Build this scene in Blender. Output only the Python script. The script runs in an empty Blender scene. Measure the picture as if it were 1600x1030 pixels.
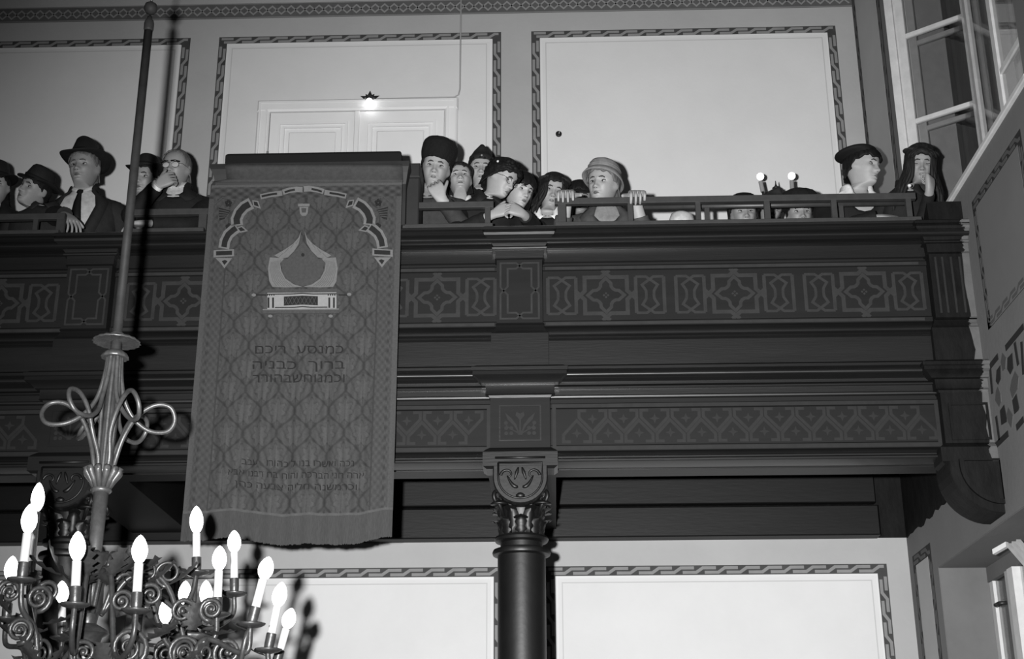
import bpy, bmesh, math, random
import numpy as np
from mathutils import Vector, Matrix

random.seed(7)
SC = bpy.context.scene
COL = SC.collection
PI = math.pi
sin, cos = math.sin, math.cos

# ------------------------------------------------------------------ camera
FPX, PITCH, YAW, ROLL, ZCAM = 2160.0, math.radians(20.3), math.radians(-1.69), math.radians(-.16), 1.6
FW = np.array([sin(YAW) * cos(PITCH), cos(YAW) * cos(PITCH), sin(PITCH)])
_r0 = np.array([cos(YAW), -sin(YAW), 0.0])
_u0 = np.cross(_r0, FW)
RT = _r0 * cos(ROLL) + _u0 * sin(ROLL)
UP = -_r0 * sin(ROLL) + _u0 * cos(ROLL)
cd = bpy.data.cameras.new('camera')
cd.sensor_width = 36.0
cd.lens = 36.0 * FPX / 1600.0
cd.clip_end = 100
cam = bpy.data.objects.new('camera', cd)
cam.matrix_world = Matrix(((RT[0], UP[0], -FW[0], 0), (RT[1], UP[1], -FW[1], 0), (RT[2], UP[2], -FW[2], ZCAM), (0, 0, 0, 1)))
COL.objects.link(cam)
SC.camera = cam


def ray(x, y):
    return FW + RT * (x - 800.0) / FPX + UP * (515.0 - y) / FPX


def at(x, y, Y):
    """point of the vertical plane at depth Y that the photograph shows at pixel x, y"""
    d = ray(x, y)
    p = d * Y / d[1]
    return np.array([p[0], p[1], p[2] + ZCAM])


def atX(x, y, X):
    d = ray(x, y)
    p = d * X / d[0]
    return np.array([p[0], p[1], p[2] + ZCAM])


def zy(y, Y, x=800):
    return at(x, y, Y)[2]


def xp(x, Y, y=500):
    return at(x, y, Y)[0]


# ------------------------------------------------------------------ world, lights, exposure
W = bpy.data.worlds.new('world')
SC.world = W
W.use_nodes = True
W.node_tree.nodes['Background'].inputs[0].default_value = (1, 1, 1, 1)
W.node_tree.nodes['Background'].inputs[1].default_value = 0.035
vs = SC.view_settings
vs.view_transform = 'Standard'
vs.look = 'None'
vs.exposure = 0.0
vs.gamma = 1.0
vs.use_curve_mapping = False

# the photographer's flash gun, held up to the left of the lens
fl = bpy.data.lights.new('flash', 'SPOT')
fl.energy = 5500
fl.shadow_soft_size = 0.045
fl.spot_size = math.radians(70)
fl.spot_blend = 1.0
flo = bpy.data.objects.new('flash', fl)
fp = Vector((-0.26, 0.02, ZCAM + 0.13))
aim = Vector(at(945, 740, 8.8))
flo.location = fp
flo.rotation_euler = (aim - fp).to_track_quat('-Z', 'Y').to_euler()
COL.objects.link(flo)


# ------------------------------------------------------------------ materials
def lin(s):
    s = s / 255.0
    return s / 12.92 if s <= 0.04045 else ((s + 0.055) / 1.055) ** 2.4


def mat(name, a, rough=0.6, spec=0.5, metal=0.0, var=0.0, scale=8.0, bump=0.0, bscale=60.0, stretch=None, attr=None, coat=0.0):
    """grey material: a = linear albedo, var = share of noise in it, bump = relief in metres"""
    m = bpy.data.materials.new(name)
    m.use_nodes = True
    nt = m.node_tree
    b = nt.nodes['Principled BSDF']
    b.inputs['Base Color'].default_value = (a, a, a, 1)
    b.inputs['Roughness'].default_value = rough
    b.inputs['Specular IOR Level'].default_value = spec
    b.inputs['Metallic'].default_value = metal
    b.inputs['Coat Weight'].default_value = coat
    b.inputs['Coat Roughness'].default_value = .16
    if var or bump:
        tc = nt.nodes.new('ShaderNodeTexCoord')
        mp = nt.nodes.new('ShaderNodeMapping')
        if stretch:
            mp.inputs['Scale'].default_value = stretch
        nt.links.new(tc.outputs['Object'], mp.inputs['Vector'])
    if var:
        n = nt.nodes.new('ShaderNodeTexNoise')
        n.inputs['Scale'].default_value = scale
        n.inputs['Detail'].default_value = 6
        n.inputs['Roughness'].default_value = 0.65
        nt.links.new(mp.outputs[0], n.inputs['Vector'])
        r = nt.nodes.new('ShaderNodeMapRange')
        r.inputs['From Min'].default_value = 0.25
        r.inputs['From Max'].default_value = 0.75
        r.inputs['To Min'].default_value = a * (1 - var)
        r.inputs['To Max'].default_value = a * (1 + var)
        nt.links.new(n.outputs['Fac'], r.inputs['Value'])
        out = r.outputs[0]
        if attr:
            at_ = nt.nodes.new('ShaderNodeAttribute')
            at_.attribute_name = attr
            mu = nt.nodes.new('ShaderNodeMath')
            mu.operation = 'MULTIPLY'
            nt.links.new(at_.outputs['Fac'], mu.inputs[0])
            nt.links.new(out, mu.inputs[1])
            out = mu.outputs[0]
        nt.links.new(out, b.inputs['Base Color'])
    if bump:
        n2 = nt.nodes.new('ShaderNodeTexNoise')
        n2.inputs['Scale'].default_value = bscale
        n2.inputs['Detail'].default_value = 5
        nt.links.new(mp.outputs[0], n2.inputs['Vector'])
        bp = nt.nodes.new('ShaderNodeBump')
        bp.inputs['Strength'].default_value = 1.0
        bp.inputs['Distance'].default_value = bump
        nt.links.new(n2.outputs['Fac'], bp.inputs['Height'])
        nt.links.new(bp.outputs[0], b.inputs['Normal'])
    return m


def glow(name, strength):
    m = bpy.data.materials.new(name)
    m.use_nodes = True
    nt = m.node_tree
    nt.nodes.remove(nt.nodes['Principled BSDF'])
    e = nt.nodes.new('ShaderNodeEmission')
    e.inputs['Strength'].default_value = strength
    nt.links.new(e.outputs[0], nt.nodes['Material Output'].inputs[0])
    return m


def glass(name):
    """thin pane: lets light through and mirrors a little of it"""
    m = bpy.data.materials.new(name)
    m.use_nodes = True
    nt = m.node_tree
    nt.nodes.remove(nt.nodes['Principled BSDF'])
    tr, gl, fr_, mx = [nt.nodes.new('ShaderNode' + q) for q in ('BsdfTransparent', 'BsdfGlossy', 'LayerWeight', 'MixShader')]
    tr.inputs['Color'].default_value = (.86, .86, .86, 1)
    gl.inputs['Roughness'].default_value = .03
    fr_.inputs['Blend'].default_value = .12
    nt.links.new(fr_.outputs['Facing'], mx.inputs[0])
    nt.links.new(tr.outputs[0], mx.inputs[1])
    nt.links.new(gl.outputs[0], mx.inputs[2])
    nt.links.new(mx.outputs[0], nt.nodes['Material Output'].inputs[0])
    return m


M = dict(
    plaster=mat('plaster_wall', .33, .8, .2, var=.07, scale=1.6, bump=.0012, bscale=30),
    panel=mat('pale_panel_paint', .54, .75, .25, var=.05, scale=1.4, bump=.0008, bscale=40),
    panel_line=mat('panel_edge_line', .42, .75, .2),
    bead=mat('pale_edge_strip', .575, .75, .2),
    border=mat('stencil_dark', .045, .75, .2, var=.25, scale=6),
    link=mat('stencil_grey', .19, .75, .2, var=.12, scale=6),
    frieze=mat('frieze_dark', .085, .75, .2, var=.2, scale=5),
    frieze_link=mat('frieze_grey', .21, .75, .2, var=.1, scale=5),
    door=mat('door_paint', .62, .5, .4, var=.04, scale=3),
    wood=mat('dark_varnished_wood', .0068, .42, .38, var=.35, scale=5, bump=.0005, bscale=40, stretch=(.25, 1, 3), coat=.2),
    wood_frieze=mat('dull_frieze_wood', .0070, .62, .2, var=.3, scale=5, stretch=(.25, 1, 3)),
    wood_low=mat('dull_lower_wood', .0062, .62, .2, var=.3, scale=5, stretch=(.25, 1, 3)),
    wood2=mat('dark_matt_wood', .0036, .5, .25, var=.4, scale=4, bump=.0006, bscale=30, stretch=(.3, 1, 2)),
    stencil=mat('stencil_on_wood', .0215, .62, .2, var=.22, scale=14),
    stencil_low=mat('stencil_on_lower_wood', .0150, .62, .2, var=.22, scale=14),
    iron=mat('painted_iron_rail', .031, .45, .5, var=.2, scale=20),
    column=mat('column_paint', .0042, .46, .4, var=.3, scale=6, bump=.0008, bscale=25),
    pole=mat('dull_bronze', .022, .6, .15, metal=.0, var=.25, scale=20),
    bronze_dark=mat('dark_bronze', .045, .38, .5, metal=.5, var=.4, scale=30, bump=.0006, bscale=120),
    brass=mat('old_bronze', .075, .42, .5, metal=.45, var=.35, scale=30, bump=.0006, bscale=120),
    candle=mat('candle_tube', .40, .5, .4),
    bulb=glow('lit_bulb', 5.0),
    globe=glow('lit_globe', 4.0),
    floor=mat('floor_boards', .08, .6, .3, var=.3, scale=3),
    white=mat('white_window_paint', .50, .5, .4, var=.12, scale=12, bump=.0006, bscale=60),
    white2=mat('aged_window_paint', .34, .55, .4, var=.15, scale=12),
    pane=glass('window_glass'),
    night=mat('dark_outer_shutter', .03, .5, .5, var=.2),
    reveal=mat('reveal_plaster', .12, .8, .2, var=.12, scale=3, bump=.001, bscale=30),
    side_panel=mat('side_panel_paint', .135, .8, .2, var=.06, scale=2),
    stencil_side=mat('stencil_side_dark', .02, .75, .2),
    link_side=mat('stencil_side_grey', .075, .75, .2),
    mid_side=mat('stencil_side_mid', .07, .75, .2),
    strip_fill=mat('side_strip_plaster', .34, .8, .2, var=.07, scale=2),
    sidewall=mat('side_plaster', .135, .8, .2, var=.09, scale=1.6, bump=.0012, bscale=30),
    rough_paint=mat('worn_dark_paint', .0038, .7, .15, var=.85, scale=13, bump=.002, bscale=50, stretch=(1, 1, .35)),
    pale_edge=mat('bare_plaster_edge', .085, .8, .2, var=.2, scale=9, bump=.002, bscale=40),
    velvet=mat('black_velvet', .006, .8, .2),
    desk=mat('desk_wood', .016, .6, .3, var=.3, scale=5),
    cloth=mat('banner_damask', 1.0, .85, .15, var=.16, scale=90, attr='tone', bump=.0006, bscale=300),
    cloth_plain=mat('banner_plain_cloth', .050, .85, .15, var=.2, scale=40, bump=.0005, bscale=200),
    trim_light=mat('pale_applique', .115, .8, .2, var=.15, scale=60),
    trim_white=mat('white_applique', .20, .8, .2, var=.1, scale=60),
    trim_dark=mat('dark_applique', .007, .7, .3, var=.3, scale=60),
    trim_net=mat('net_line', .08, .8, .2),
    trim_mid=mat('mid_applique', .045, .8, .2, var=.2, scale=80),
    thread=mat('dark_thread', .011, .8, .2),
    fringe=mat('banner_fringe', .040, .85, .15, var=.3, scale=60, stretch=(6, 1, .5)),
    metal_dark=mat('dark_metal', .02, .4, .5, metal=.4),
    cable=mat('grey_cable', .30, .6, .3),
)
for _n, _v in (('skin', .26), ('skin_dim', .20), ('skin_pale', .30)):
    M[_n] = mat(_n, _v, .55, .35, var=.06, scale=40, bump=.0004, bscale=120)
for _n, _v, _r in (('black_wool', .008, .8), ('dark_wool', .014, .8), ('grey_wool', .030, .8), ('mid_wool', .048, .8), ('grey_felt', .16, .8),
                   ('dark_felt', .012, .7), ('pale_felt', .38, .7), ('fur', .006, .9), ('shirt', .38, .7), ('white_cloth', .62, .7), ('scarf', .17, .8),
                   ('tie', .006, .6), ('beret_grey', .022, .8)):
    M[_n] = mat(_n, _v, _r, .2, var=.25, scale=30, bump=.0012 if _n != 'fur' else .006, bscale=160 if _n != 'fur' else 70)
for _n, _v in (('hair_black', .008), ('hair_dark', .013), ('hair_brown', .035), ('hair_grey', .10)):
    M[_n] = mat(_n, _v, .62, .12, var=.5, scale=20, bump=.0015, bscale=40, stretch=(3, 3, .5))
M['lip'] = mat('lip', .105, .5, .4)
M['lip_dark'] = mat('lip_dark', .07, .5, .4)
M['brow'] = mat('brow', .035, .7, .2)
M['brow_grey'] = mat('brow_grey', .06, .7, .2)
M['eye_white'] = mat('eye_white', .22, .35, .5)
M['iris'] = mat('iris', .012, .2, .5)
M['lash_and_shade'] = mat('lash_and_shade', .02, .6, .2)  # lash colour, also the painted shade of nostrils and mouth
M['frame_black'] = mat('spectacle_frame', .008, .3, .5)
M['mirror_lens'] = mat('spectacle_lens', .55, .18, 1.0)
M['button'] = mat('button', .01, .15, .6)


# ------------------------------------------------------------------ object helpers
def wloc(o):
    v = Vector((0, 0, 0))
    while o is not None:
        v += o.location
        o = o.parent
    return v


def link(name, me, m, parent=None, loc=None):
    o = bpy.data.objects.new(name, me)
    COL.objects.link(o)
    if m is not None and len(me.materials) == 0:
        me.materials.append(m)
    o.parent = parent
    if loc is not None:
        o.location = loc
    return o


class MB:
    """collects geometry in world coordinates; build() links it as one mesh object"""

    def __init__(s):
        s.v = []
        s.f = []

    def add(s, verts, faces):
        n = len(s.v)
        s.v.extend([tuple(map(float, p)) for p in verts])
        s.f.extend([tuple(i + n for i in f) for f in faces])
        return s

    def box(s, x0, x1, y0, y1, z0, z1):
        v = [(x, y, z) for z in (z0, z1) for y in (y0, y1) for x in (x0, x1)]
        return s.add(v, [(0, 2, 3, 1), (4, 5, 7, 6), (0, 1, 5, 4), (2, 6, 7, 3), (0, 4, 6, 2), (1, 3, 7, 5)])

    def bbox(s, x0, x1, y0, y1, z0, z1, c=.004):
        """box with a chamfered front rim (front = -y)"""
        v = [(x0, y1, z0), (x1, y1, z0), (x1, y1, z1), (x0, y1, z1), (x0, y0 + c, z0), (x1, y0 + c, z0), (x1, y0 + c, z1), (x0, y0 + c, z1),
             (x0 + c, y0, z0 + c), (x1 - c, y0, z0 + c), (x1 - c, y0, z1 - c), (x0 + c, y0, z1 - c)]
        return s.add(v, [(0, 3, 2, 1), (0, 1, 5, 4), (1, 2, 6, 5), (2, 3, 7, 6), (3, 0, 4, 7), (4, 5, 9, 8), (5, 6, 10, 9), (6, 7, 11, 10), (7, 4, 8, 11), (8, 9, 10, 11)])

    def obox(s, c, ax, ay, az):
        """box centred at c with half axis vectors"""
        c, ax, ay, az = [np.array(q, float) for q in (c, ax, ay, az)]
        v = [c + i * ax + j * ay + k * az for k in (-1, 1) for j in (-1, 1) for i in (-1, 1)]
        return s.add(v, [(0, 2, 3, 1), (4, 5, 7, 6), (0, 1, 5, 4), (2, 6, 7, 3), (0, 4, 6, 2), (1, 3, 7, 5)])

    def rings(s, R, cap=True, closed=True):
        n = len(R[0])
        v = [p for r in R for p in r]
        f = []
        for i in range(len(R) - 1):
            for j in range(n if closed else n - 1):
                k = (j + 1) % n
                f.append((i * n + j, i * n + k, (i + 1) * n + k, (i + 1) * n + j))
        if cap and closed:
            f.append(tuple(range(n - 1, -1, -1)))
            f.append(tuple((len(R) - 1) * n + j for j in range(n)))
        return s.add(v, f)

    def tube(s, pts, r, n=8, cap=True):
        P = [np.array(p, float) for p in pts]
        rr = r if hasattr(r, '__len__') else [r] * len(P)
        T = []
        for i in range(len(P)):
            a = P[min(i + 1, len(P) - 1)] - P[max(i - 1, 0)]
            T.append(a / (np.linalg.norm(a) + 1e-9))
        ref = np.array([0, 0, 1.0]) if abs(T[0][2]) < .9 else np.array([0, 1.0, 0])
        u = np.cross(T[0], ref)
        u /= np.linalg.norm(u)
        R = []
        for i in range(len(P)):
            u = u - T[i] * np.dot(u, T[i])
            u /= (np.linalg.norm(u) + 1e-9)
            w = np.cross(T[i], u)
            R.append([P[i] + rr[i] * (cos(2 * PI * k / n) * u + sin(2 * PI * k / n) * w) for k in range(n)])
        return s.rings(R, cap)

    def lathe(s, c, prof, n=24, sx=1.0, sy=1.0, wave=None):
        """profile of (radius, z) turned about the vertical through c"""
        R = []
        for (r, z) in prof:
            R.append([(c[0] + sx * r * (wave(2 * PI * k / n, z) if wave else 1) * cos(2 * PI * k / n), c[1] + sy * r * (wave(2 * PI * k / n, z) if wave else 1) * sin(2 * PI * k / n), c[2] + z) for k in range(n)])
        return s.rings(R, True)

    def extrude_x(s, prof, x0, x1):
        """closed profile of (y, z) run along X"""
        return s.rings([[(x0, y, z) for (y, z) in prof], [(x1, y, z) for (y, z) in prof]], True)

    def stack(s, prof, xc, half, yback, right_only=False, left_only=False):
        """moulded block: prof of (projection p, z, y_front); its three free faces all step out by p"""
        R = []
        for (p, z, yf) in prof:
            xa = xc - half - p if not right_only else xc
            xb = xc + half + p if not left_only else xc
            R.append([(xa, yback, z), (xa, yf, z), (xb, yf, z), (xb, yback, z)])
        return s.rings(R, True)

    def strip(s, pts, w, org, ax, az, nrm, t=.002, closed=False):
        """flat band of width w and thickness t along a 2-D polyline in the plane org + a*ax + b*az"""
        P = [np.array(p, float) for p in pts]
        n = len(P)
        org, ax, az, nrm = [np.array(q, float) for q in (org, ax, az, nrm)]
        L = []
        for i in range(n):
            if closed:
                a, b = P[i] - P[i - 1], P[(i + 1) % n] - P[i]
            else:
                a = P[i] - P[i - 1] if i > 0 else P[1] - P[0]
                b = P[i + 1] - P[i] if i < n - 1 else a
            a = a / (np.linalg.norm(a) + 1e-9)
            b = b / (np.linalg.norm(b) + 1e-9)
            m = np.array([-a[1] - b[1], a[0] + b[0]])
            m = m / (np.linalg.norm(m) + 1e-9)
            k = max(.45, np.dot(m, np.array([-b[1], b[0]])))
            L.append((P[i] + m * w / 2 / k, P[i] - m * w / 2 / k))
        to = lambda q, h: org + q[0] * ax + q[1] * az + nrm * h
        R = [[to(l, 0), to(l, t), to(r, t), to(r, 0)] for (l, r) in L]
        if closed:
            R.append(R[0])
        return s.rings(R, not closed)

    def poly(s, pts, org, ax, az, nrm, t=.002):
        """thin flat plate with the outline pts"""
        org, ax, az, nrm = [np.array(q, float) for q in (org, ax, az, nrm)]
        to = lambda q, h: org + q[0] * ax + q[1] * az + nrm * h
        return s.rings([[to(p, 0) for p in pts], [to(p, t) for p in pts]], True)

    def mesh(s, org=(0, 0, 0), smooth=False, angle=None, fix=True):
        me = bpy.data.meshes.new('m')
        o = np.array(org, float)
        V = np.array(s.v, float) - o
        me.from_pydata(V.tolist(), [], s.f)
        if fix:
            bm = bmesh.new()
            bm.from_mesh(me)
            bmesh.ops.recalc_face_normals(bm, faces=bm.faces)
            bm.to_mesh(me)
            bm.free()
        if smooth:
            me.polygons.foreach_set('use_smooth', [True] * len(me.polygons))
            if angle:
                me.set_sharp_from_angle(angle=math.radians(angle))
        me.update()
        return me

    def build(s, name, m, parent=None, smooth=False, angle=None, fix=True):
        me = s.mesh(wloc(parent) if parent else (0, 0, 0), smooth, angle, fix)
        me.name = name
        return link(name, me, m, parent)


def thing(name, label, cat, loc, group=None):
    o = bpy.data.objects.new(name, None)
    COL.objects.link(o)
    o.location = Vector([float(q) for q in loc])
    o.empty_display_size = .1
    o['label'] = label
    o['category'] = cat
    if group:
        o['group'] = group
    return o


def struct(o, label=None):
    o['kind'] = 'structure'
    if label:
        o['label'] = label
    return o


def copy_of(src, parent, off):
    """another object on the same mesh data, shifted by off inside its parent"""
    c = src.copy()
    COL.objects.link(c)
    c.parent = parent
    c.location = src.location + Vector([float(q) for q in off])
    return c


X1, Z1 = np.array([1., 0, 0]), np.array([0, 0, 1.])
FRONT = np.array([0, -1., 0])

# ------------------------------------------------------------------ the hall
YW, XS = 9.6, 2.457            # back wall and right wall
YG = 7.6                       # face of the gallery front
ZTOP, XL = 8.75, -8.0
ZG = 2.50 + ZCAM               # gallery floor
ZB = 1.97 + ZCAM               # bottom of the wall beam under the gallery

floor = struct(MB().box(XL, XS + .5, -4, YW + .3, -.1, 0).build('floor', M['floor']))
ceil = struct(MB().box(XL, XS + .5, -4, YW + .3, ZTOP, ZTOP + .1).build('ceiling', M['plaster']))
wb = struct(MB().box(XL, XS + .45, YW, YW + .3, 0, ZTOP).build('wall_back', M['plaster']))
wl = struct(MB().box(XL - .3, XL, -4, YW + .3, 0, ZTOP).build('wall_left', M['plaster']))


def border(mb_dark, mb_link, A, B, org, ax, az, nrm, w, unit, flip=1, swap=False):
    """one straight run of interlaced border from A to B (2-D), width w on the side flip"""
    A, B = np.array(A, float), np.array(B, float)
    L = np.linalg.norm(B - A)
    t = (B - A) / L
    n = np.array([-t[1], t[0]]) * flip
    mb_dark.poly([A, B, B + n * w, A + n * w], org, ax, az, nrm, .003)
    N = max(2, int(round((L - w * 1.2) / unit)))
    u = (L - w * 1.2) / N
    lo, hi, lw = w * .27, w * .73, w * .31
    if swap:
        lo, hi = hi, lo
    for i in range(N):
        s0 = w * .6 + i * u
        p = [A + t * s0 + n * lo, A + t * (s0 + .62 * u) + n * lo, A + t * (s0 + .92 * u) + n * hi, A + t * (s0 + 1.52 * u) + n * hi]
        if i == N - 1:
            p[3] = A + t * min(L - w * .3, s0 + 1.3 * u) + n * hi
        if i == 0:
            mb_link.strip([A + t * w * .3 + n * hi, A + t * (s0 + .52 * u) + n * hi], lw, org + nrm * .003, ax, az, nrm, .0015)
        mb_link.strip(p, lw, org + nrm * .003, ax, az, nrm, .0015)


def wall_panel(parent, x0, x1, z0, z1, sides='tlrb', w=.068, unit=.15, sw='t'):
    """pale raised panel on the back wall inside an interlaced stencilled border (outer edge x0..x1, z0..z1)"""
    org = np.array([0, YW, 0])
    d, k = MB(), MB()
    if 't' in sides:
        border(d, k, (x0, z1), (x1, z1), org, X1, Z1, FRONT, w, unit, -1, 't' in sw)
    if 'b' in sides:
        border(d, k, (x0, z0), (x1, z0), org, X1, Z1, FRONT, w, unit, 1)
    if 'l' in sides:
        border(d, k, (x0, z1 - w), (x0, z0), org, X1, Z1, FRONT, w, unit, 1, 'l' in sw)
    if 'r' in sides:
        border(d, k, (x1, z1 - w), (x1, z0), org, X1, Z1, FRONT, w, unit, -1, 'r' in sw)
    f = MB().bbox(x0 + w, x1 - w, YW - .014, YW, z0 + (w if 'b' in sides else 0), z1 - w, .006).build('wall_panel', M['panel'], parent)
    d.build('panel_border', M['border'], parent)
    k.build('border_link', M['link'], parent)
    g = .048
    e = MB()
    yy = YW - .014
    a, b, c_, dd = x0 + w + g, x1 - w - g, z0 + (w + g if 'b' in sides else 0), z1 - w - g
    e.strip([(a, c_), (a, dd), (b, dd), (b, c_)], .008, (0, yy, 0), X1, Z1, FRONT, .0015)
    e.build('panel_line', M['panel_line'], f)
    e = MB()
    q = .011
    e.strip([(x0 + w + q, c_), (x0 + w + q, z1 - w - q), (x1 - w - q, z1 - w - q), (x1 - w - q, c_)], .016, (0, yy, 0), X1, Z1, FRONT, .003)
    e.build('edge_strip', M['bead'], f)


ZP1 = zy(50, YW)
ZP0 = ZG + .55
for (a, b, sw_) in ((-5.2, xp(298, YW, 61), 't'), (xp(343, YW, 58), xp(783, YW, 51), 'tlr'), (xp(830, YW, 49), xp(1305, YW, 42), 'tr')):
    wall_panel(wb, a, b, ZP0, ZP1, sw=sw_)
ZL1 = zy(886, YW)
for (a, b) in ((-5.3, -2.85), (xp(268, YW, 887), xp(787, YW, 889)), (xp(852, YW, 886), xp(1385, YW, 881))):
    wall_panel(wb, a, b, .9, ZL1, sw='tr')

# lozenge frieze along the top of the back wall
fr0, fr1 = zy(34, YW, 120), zy(11, YW, 120)
fr = MB().poly([(XL, fr0), (XS, fr0), (XS, fr1), (XL, fr1)], (0, YW, 0), X1, Z1, FRONT, .004).build('trim_1', M['frieze'])
struct(fr)
k = MB()
P = .0765
n = int((XS + 5.2) / P)
for s in (0, 1):
    zz = [(XS - .02 - i * P, (fr0 + fr1) / 2 + (.037 if (i + s) % 2 else -.037)) for i in range(n)]
    k.strip(zz, .0125, (0, YW - .004, 0), X1, Z1, FRONT, .0015)
k.strip([(XL, fr0 + .006), (XS, fr0 + .006)], .006, (0, YW - .004, 0), X1, Z1, FRONT, .001)
k.strip([(XL, fr1 - .006), (XS, fr1 - .006)], .006, (0, YW - .004, 0), X1, Z1, FRONT, .001)
k.build('frieze_lattice', M['frieze_link'], fr)

# double door on the gallery, painted like the panel
dx0, dx1, dz1 = xp(405, YW, 165), xp(716, YW, 160), zy(160, YW, 560)
YD = YW - .014
dm = MB()
dm.bbox(dx0, dx0 + .10, YD - .045, YD, ZG, dz1, .012)
dm.bbox(dx1 - .10, dx1, YD - .045, YD, ZG, dz1, .012)
dm.bbox(dx0, dx1, YD - .050, YD, dz1 - .10, dz1, .012)
dr = struct(dm.build('door_1', M['door']))
fm = MB()
for (q, y) in ((.022, .056), (.075, .05)):
    fm.strip([(dx0 + q, ZG), (dx0 + q, dz1 - q), (dx1 - q, dz1 - q), (dx1 - q, ZG)], .014, (0, YD - .045, 0), X1, Z1, FRONT, .01)
fm.build('door_frame_moulding', M['door'], dr)
xm = (dx0 + dx1) / 2
for (a, b) in ((dx0 + .105, xm - .004), (xm + .004, dx1 - .105)):
    leaf = MB().bbox(a, b, YD - .03, YD, ZG, dz1 - .105, .004).build('door_leaf', M['door'], dr)
    pm = MB()
    zt = dz1 - .105
    pm.strip([(a + .075, zt - 1.2), (a + .075, zt - .1), (b - .075, zt - .1), (b - .075, zt - 1.2)], .022, (0, YD - .03, 0), X1, Z1, FRONT, .012)
    pm.strip([(a + .115, zt - 1.16), (a + .115, zt - .14), (b - .115, zt - .14), (b - .115, zt - 1.16)], .012, (0, YD - .03, 0), X1, Z1, FRONT, .016)
    pm.bbox(a + .155, b - .155, YD - .04, YD - .03, zt - 1.12, zt - .18, .008)
    pm.build('leaf_panel', M['door'], leaf)
MB().bbox(xm - .02, xm + .02, YD - .045, YD - .03, ZG, dz1 - .105, .006).build('door_batten', M['door'], dr)
for zz in (dz1 - .45,):
    MB().tube([(dx0 + .104, YD - .04, zz), (dx0 + .104, YD - .04, zz - .1)], .009, 8).build('hinge', M['link'], dr)

# lamp over the door with its little leafed bracket, and its cable
lp = at(577, 161, YD - .09)
la = thing('door_lamp', 'small lit bulb in a leafy bracket over the pale double door', 'lamp', (lp[0], YD - .05, lp[2]))
b = MB()
b.lathe(lp + np.array([0, 0, -.05]), [(.006, 0), (.022, .012), (.03, .035), (.03, .055), (.022, .08), (.008, .092)], 16)
b.build('bulb', M['bulb'], la, True)
b = MB()
b.tube([lp + np.array([0, .05, .05]), lp + np.array([0, .02, .06]), lp + np.array([0, 0, .045])], .008, 8)
b.lathe(lp + np.array([0, 0, .035]), [(.012, 0), (.026, .004), (.014, .025), (.004, .03)], 12)
b.build('holder', M['metal_dark'], la, True)
for q in (-2, -1, 0, 1, 2):
    b = MB()
    a = q * .55
    d = np.array([sin(a), 0, cos(a)])
    s_ = np.array([cos(a), 0, -sin(a)])
    c0 = lp + np.array([0, .02, .035])
    l_ = .085 if q % 2 == 0 else .065
    b.add([c0 - s_ * .006, c0 + d * l_ * .5 - s_ * .016 + FRONT * .012, c0 + d * l_ + FRONT * .004, c0 + d * l_ * .5 + s_ * .016 + FRONT * .012, c0 + s_ * .006, c0 + d * l_ * .45 + FRONT * .02],
          [(0, 1, 5), (1, 2, 5), (2, 3, 5), (3, 4, 5), (4, 0, 5)])
    b.build('leaf', M['metal_dark'], la, False, fix=False)
cb = MB()
xc = xp(720, YW, 60)
cz = [(xc, YW - .024, ZTOP), (xc, YW - .024, zy(56, YW)), (xc, YW - .024, zy(140, YW)), (xc - .01, YW - .024, zy(149, YW)), (xc - .045, YW - .024, dz1 + .018), (lp[0] + .05, YW - .024, dz1 + .014)]
cb.tube(cz, .006, 6)
co = cb.build('cable', M['cable'], None, True)
co['label'] = 'thin surface cable running down the panel to the lamp over the door'
co['category'] = 'cable'

# round wall boss in the right upper panel
hb = at(873, 210, YW - .014)
ho = thing('wall_boss', 'small dark round boss fixed in the pale upper panel', 'wall fitting', (hb[0], YW - .014, hb[2]))
m_ = MB().rings([[hb + np.array([r * cos(q * PI / 8), -h, r * sin(q * PI / 8)]) for q in range(16)] for (r, h) in ((.024, 0), (.024, .012), (.017, .018), (.014, .010), (.004, .010))], True)
m_.build('boss_ring', M['metal_dark'], ho, True, 40)
MB().tube([hb + np.array([0, -.006, -.002]), hb + np.array([.004, -.03, -.003]), hb + np.array([.006, -.036, .008])], .0045, 8).build('hook', M['link'], ho, True)
# ------------------------------------------------------------------ right wall with its two windows
XW = XS + .055                                   # plane of the window frames
YU1 = atX(1391, 100, XS)[1]                     # far edge of the upper window
YU0 = atX(1591, 60, XS)[1]                      # near edge
ZS = atX(1540, 222, XS)[2]                      # sill
YV1 = atX(1466, 887, XS)[1]
YV0 = 6.7
ZV1 = atX(1466, 887, XS)[2]
ZV0 = 1.2
ZU1 = ZTOP - .35
m_ = MB()
XO = XS + .45
ys = sorted({-4, YU0, YU1, YV0, YV1, YW})
zs0 = sorted({0, ZS, ZU1, ZV0, ZV1, ZTOP})
for a, b in zip(ys, ys[1:]):
    for c, d in zip(zs0, zs0[1:]):
        if (a >= YU0 and b <= YU1 and c >= ZS and d <= ZU1) or (a >= YV0 and b <= YV1 and c >= ZV0 and d <= ZV1):
            continue
        m_.box(XS, XO, a, b, c, d)
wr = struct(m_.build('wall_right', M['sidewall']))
SX, SN = np.array([0, 1., 0]), np.array([-1., 0, 0])
SO = np.array([XS, 0, 0])


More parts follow.
